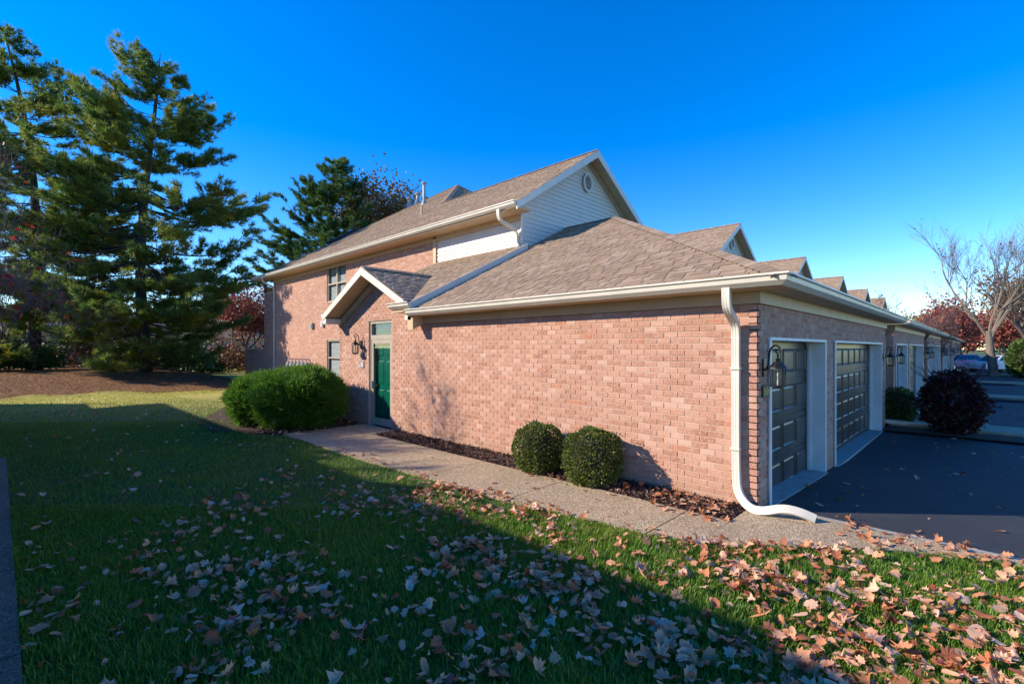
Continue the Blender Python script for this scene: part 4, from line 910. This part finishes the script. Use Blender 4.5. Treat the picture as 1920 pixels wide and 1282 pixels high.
def leaf_spots():
    rg = np.random.default_rng(77); out = []
    n = 80000; d = np.sqrt(rg.uniform(2.4**2, 16**2, n)); r = d*rg.uniform(-1.12,1.12,n); s, c = math.sin(CAM_YAW), math.cos(CAM_YAW); x = r*s+d*c; y = -r*c+d*s
    g = np.zeros(n)
    for k, (fx, fy, ph) in enumerate(((1.9,1.3,0),(3.7,2.9,1.2),(.8,1.1,2.2),(6.1,5.2,.7))): g += np.sin(fx*x+ph+1.3*np.sin(fy*y))*np.cos(fy*y-ph)/(1+.35*k)
    p = np.zeros(n)
    lawnm = ~on_hard(x, y) & (x > .02)
    near = np.clip((9.0-y-.12*x)/5.2, 0, 1)                       # thick near the drive, thin up the lawn
    p = np.where(lawnm, (.04+.95*near**1.4)*np.clip(.42+.5*g, .03, 1), 0)
    p = np.where(lawnm & (x > 2.8) & (y < 2.8), p*1.4+.2, p)
    le = np.interp(-y, [-q[1] for q in LE], [q[0] for q in LE]); w_edge = (x > le) & (x < le+.22) & (y < 9)
    p = np.where(w_edge, .10+.2*np.clip(g, 0, 1), p); p = np.where((x > le+.22) & (x < 5.66) & (y < 11), .012, p)
    p = np.where((x > 5.5) & (x < 6.2) & (y > 2.1) & (y < 5.2), .16, p); p = np.where((x > 5.45) & (x < 6.2) & (y > 2.2) & (y < 3.2), .5, p)
    p = np.where((x > 6.0) & (x < 6.72) & (y < 1.1) & (y > -.8), .5, p); p = np.where((x > 6.7) & (y < 1.9), .010+.05*((y > 1.1) & (x < 9)), p)
    p = np.where((x > 4.0) & (x < 6.3) & (y > 11.3) & (y < 13.2), .22, p)
    p = np.where((x > 6.31) & (y > 1.95), 0, p)
    ok = rg.uniform(0,1,n) < p*.85
    return x[ok], y[ok], d[ok], rg
lx, ly, ld, rg = leaf_spots()
order = np.argsort(ld); vis, _ = in_view(lx, ly, 10)
idx = [i for i in order if vis[i]]; single = set(idx[:300])
LM = []
for i, (W, F) in enumerate(VAR):
    me = bpy.data.meshes.new('fallen_leaf'); me.from_pydata([tuple(q) for q in W], [], [tuple(q) for q in F]); me.materials.append(M['leaf']); LM.append(me)
VV = []; FF = []; nb_ = 0
for i in range(len(lx)):
    x, y = float(lx[i]), float(ly[i]); hard = bool(on_hard(np.array([x]), np.array([y]))[0])
    z = (.04 if x < 6.5 else float(drive_z(x))) if hard and x > 4 else float(ground_z(x, y))
    if 5.67 < x < 6.31 and y > 2.07: z = .06
    size = float(rg.uniform(.05,.12)*rg.choice((1,1,.6))); tilt = rg.normal(0, .2 if hard else .36, 2)
    mt = Matrix.Translation((x, y, z+(.012 if hard else float(rg.uniform(.045,.085))))) @ Matrix.Rotation(float(rg.uniform(0,6.283)),4,'Z') @ Matrix.Rotation(float(tilt[0])+(math.pi if rg.uniform() < .4 else 0),4,'X') @ Matrix.Rotation(float(tilt[1]),4,'Y') @ Matrix.Scale(size,4)
    k = int(rg.integers(0, len(VAR)))
    if i in single:
        o = link_mesh('fallen_leaf', LM[k]); o.matrix_world = mt; sf = 'the paving' if hard else 'the grass'; tag(o, ('dry curled lobed maple leaf lying loose on ' if k < 12 else 'dry curled plain oval leaf lying loose on ')+sf, 'leaf', ('lobed' if k < 12 else 'oval')+' fallen leaves on '+sf)
    else:
        W, F = VAR[k]; A = np.array(mt); VV.append(W @ A[:3,:3].T+A[:3,3]); FF.append(F+nb_); nb_ += len(W)
tag(mesh_arrays('fallen_leaves', np.concatenate(VV), np.concatenate(FF), M['leaf']), 'scattered smaller dry leaves over lawn, walk and drive', 'leaves', kind='stuff')
def litter():
    rg = np.random.default_rng(5); n = 42000; x = rg.uniform(-3, 9.3, n); y = rg.uniform(25.5, 44, n); e = 27.6-.12*x+.9*np.sin(x*.8)+.5*np.sin(x*2.3+1)
    ok = (y > e-np.abs(rg.normal(0,.8,n))); x, y = x[ok], y[ok]; n = len(x); a = rg.uniform(0,6.283,n); L = rg.uniform(.06,.16,n); P = np.stack([x, y, ground_z(x, y)+.03], 1)
    D = np.stack([np.cos(a), np.sin(a), rg.uniform(-.1,.5,n)], 1)*L[:,None]; S = np.stack([-np.sin(a), np.cos(a), 0*a], 1)*.012
    V = np.stack([P-S, P+S, P+D], 1).reshape(-1,3); tag(mesh_arrays('needle_litter', V, np.arange(len(V)).reshape(-1,3), M['litter']), 'fallen brown pine needles under the tall pines', 'pine needles', kind='stuff')
M['litter'] = foliage('needle litter', [(0,(.12,.05,.02)),(.5,(.30,.14,.045)),(1,(.50,.28,.10))], .8, None, 1, .1)
litter()
# mulch chips
def chips(n, x0, x1, y0, y1, z, seed):
    rg = np.random.default_rng(seed); P = np.stack([rg.uniform(x0,x1,n), rg.uniform(y0,y1,n), z+rg.uniform(0,.03,n)], 1); D = unit(rg.normal(0,1,(n,3))*np.array([1,1,.35])); S = unit(np.cross(D, rg.normal(0,1,(n,3)))); L = rg.uniform(.02,.06,(n,1)); w = rg.uniform(.006,.014,(n,1))
    V = np.stack([P-S*w, P+S*w, P+D*L+S*w, P+D*L-S*w], 1).reshape(-1,3); return V
V = np.concatenate([chips(9000,5.68,6.29,2.1,9.9,.035,1), chips(3000,4.0,6.28,11.55,13,.03,2)])
tag(mesh_arrays('mulch_chips', V, np.arange(len(V)).reshape(-1,4), M['chip']), 'loose bark chips covering the planting beds', 'mulch', kind='stuff')

# ------------------------------------------------------------------ cars, flag, far house, pole
def car(loc, rz, paint, label, suv=True):
    t = empty('parked_car', loc, rz); prof = [(-2.2,.35),(-2.25,.7),(-2.1,.92),(-1.0,1.02),(1.75,1.05),(2.2,.98),(2.28,.6),(2.2,.35)]
    m = MB(); m.prism([(x,-.88,z) for x, z in prof], (0,1.76,0)); m.build('body', M[paint], t)
    cab = [(-1.15,1.0),(-.35,1.52),(1.5,1.56),(2.12,1.02)]; m = MB(); n = len(cab)
    m.add([(x,-.84,z) if i in (0,3) else (x,-.68,z) for i, (x, z) in enumerate(cab)]+[(x,.84,z) if i in (0,3) else (x,.68,z) for i, (x, z) in enumerate(cab)], [(0,1,2,3),(7,6,5,4),(0,4,5,1),(1,5,6,2),(2,6,7,3)]); m.build('cabin', M[paint], t)
    for s in (-1, 1):
        for (a, b) in ((-.78,.25),(.35,1.15),(1.22,1.72)):
            q = []
            for x, z in ((a,1.08),(b,1.08),(min(b,1.5),1.46),(max(a+.25,-.3) if a < 0 else a,1.46)):
                q.append((x, s*(.84-.16*(z-1.0)/.54+.012), z))
            MB().quad(*q).build('side_window', M['carglass'], t)
        for x in (-1.4, 1.38):
            w = MB().tube([(x,s*.70,.34),(x,s*.90,.34)], .34, 18).build('tyre', M['tire'], t); MB().tube([(x,s*.88,.34),(x,s*.915,.34)], .22, 14).build('rim', M['rim'], w)
        MB().box(-2.23,-2.0,min(s*.55,s*.86),max(s*.55,s*.86),.72,.86).build('headlight', M['rim'], t); MB().box(2.15,2.285,min(s*.6,s*.86),max(s*.6,s*.86),.78,.98).build('tail_light', M['lamp'], t)
    MB().quad((-1.12,-.76,1.04),(-1.12,.76,1.04),(-.4,.64,1.5),(-.4,-.64,1.5)).build('windscreen', M['carglass'], t)
    return tag(t, label, 'car')
A_LAT = math.atan2(-math.cos(CAM_YAW), math.sin(CAM_YAW))
car((62.5,-.9,-.22), A_LAT+.12, 'whitepaint', 'white car parked behind the bare tree trunk')
car((67.0,1.9,-.22), A_LAT+.1, 'bluepaint', 'blue car parked behind the white car')
fl = tag(empty('flag', (66,2.9,1.2)), 'striped flag hanging on a slanted pole by the far garage', 'flag')
MB().tube([(0,0,-.8),(-.3,-.3,1.2)], .02, 5).build('pole', M['gray'], fl)
for i in range(7): MB().obox((-.3,-.3,1.1-i*.12), (.75,-.75,-.25), (.0,.02,0), (0,0,-.12)).build('stripe', M['red'] if i % 2 == 0 else M['blind'], fl)
MB().obox((-.3,-.31,1.12), (.3,-.3,-.1), (0,-.01,0), (0,0,-.4)).build('canton', M['bluerim'], fl)
def far_house(loc, rz, w, dp, h, label):
    t = empty('distant_house', loc, rz); MB().box(-w/2,w/2,-dp/2,dp/2,-.5,h).build('wall', M['mortar'], t)
    MB().prism([(-w/2-.4,-dp/2-.4,h),(-w/2-.4,dp/2+.4,h),(-w/2-.4,0,h+dp*.3)], (w+.8,0,0)).build('roof', M['shingle'], t)
    for i in range(4):
        x = -w/2+w*(i+.5)/4; wd = MB().box(x-.5,x+.5,-dp/2-.05,-dp/2+.02,1.0,2.3).build('window', M['blind'], t); MB().box(x-.42,x+.42,-dp/2-.06,-dp/2-.051,1.08,2.22).build('pane', M['carglass'], wd)
    return tag(t, label, 'house')
far_house((2,75,.3), R(5), 22, 9, 3.2, 'pale distant house glimpsed low between the pine trunks')
far_house((26,85,.3), R(-20), 20, 9, 3.2, 'pale distant house behind the red tree')
sp = tag(empty('utility_pole', (14.6,52.5,0)), 'thin grey lamp pole with short cross arm behind the townhouse', 'pole')
MB().tube([(0,0,0),(0,0,8.7)], .07, 8).build('post', M['pipe'], sp); MB().box(-.9,.9,-.06,.06,8.7,8.82).build('cross_arm', M['pipe'], sp)
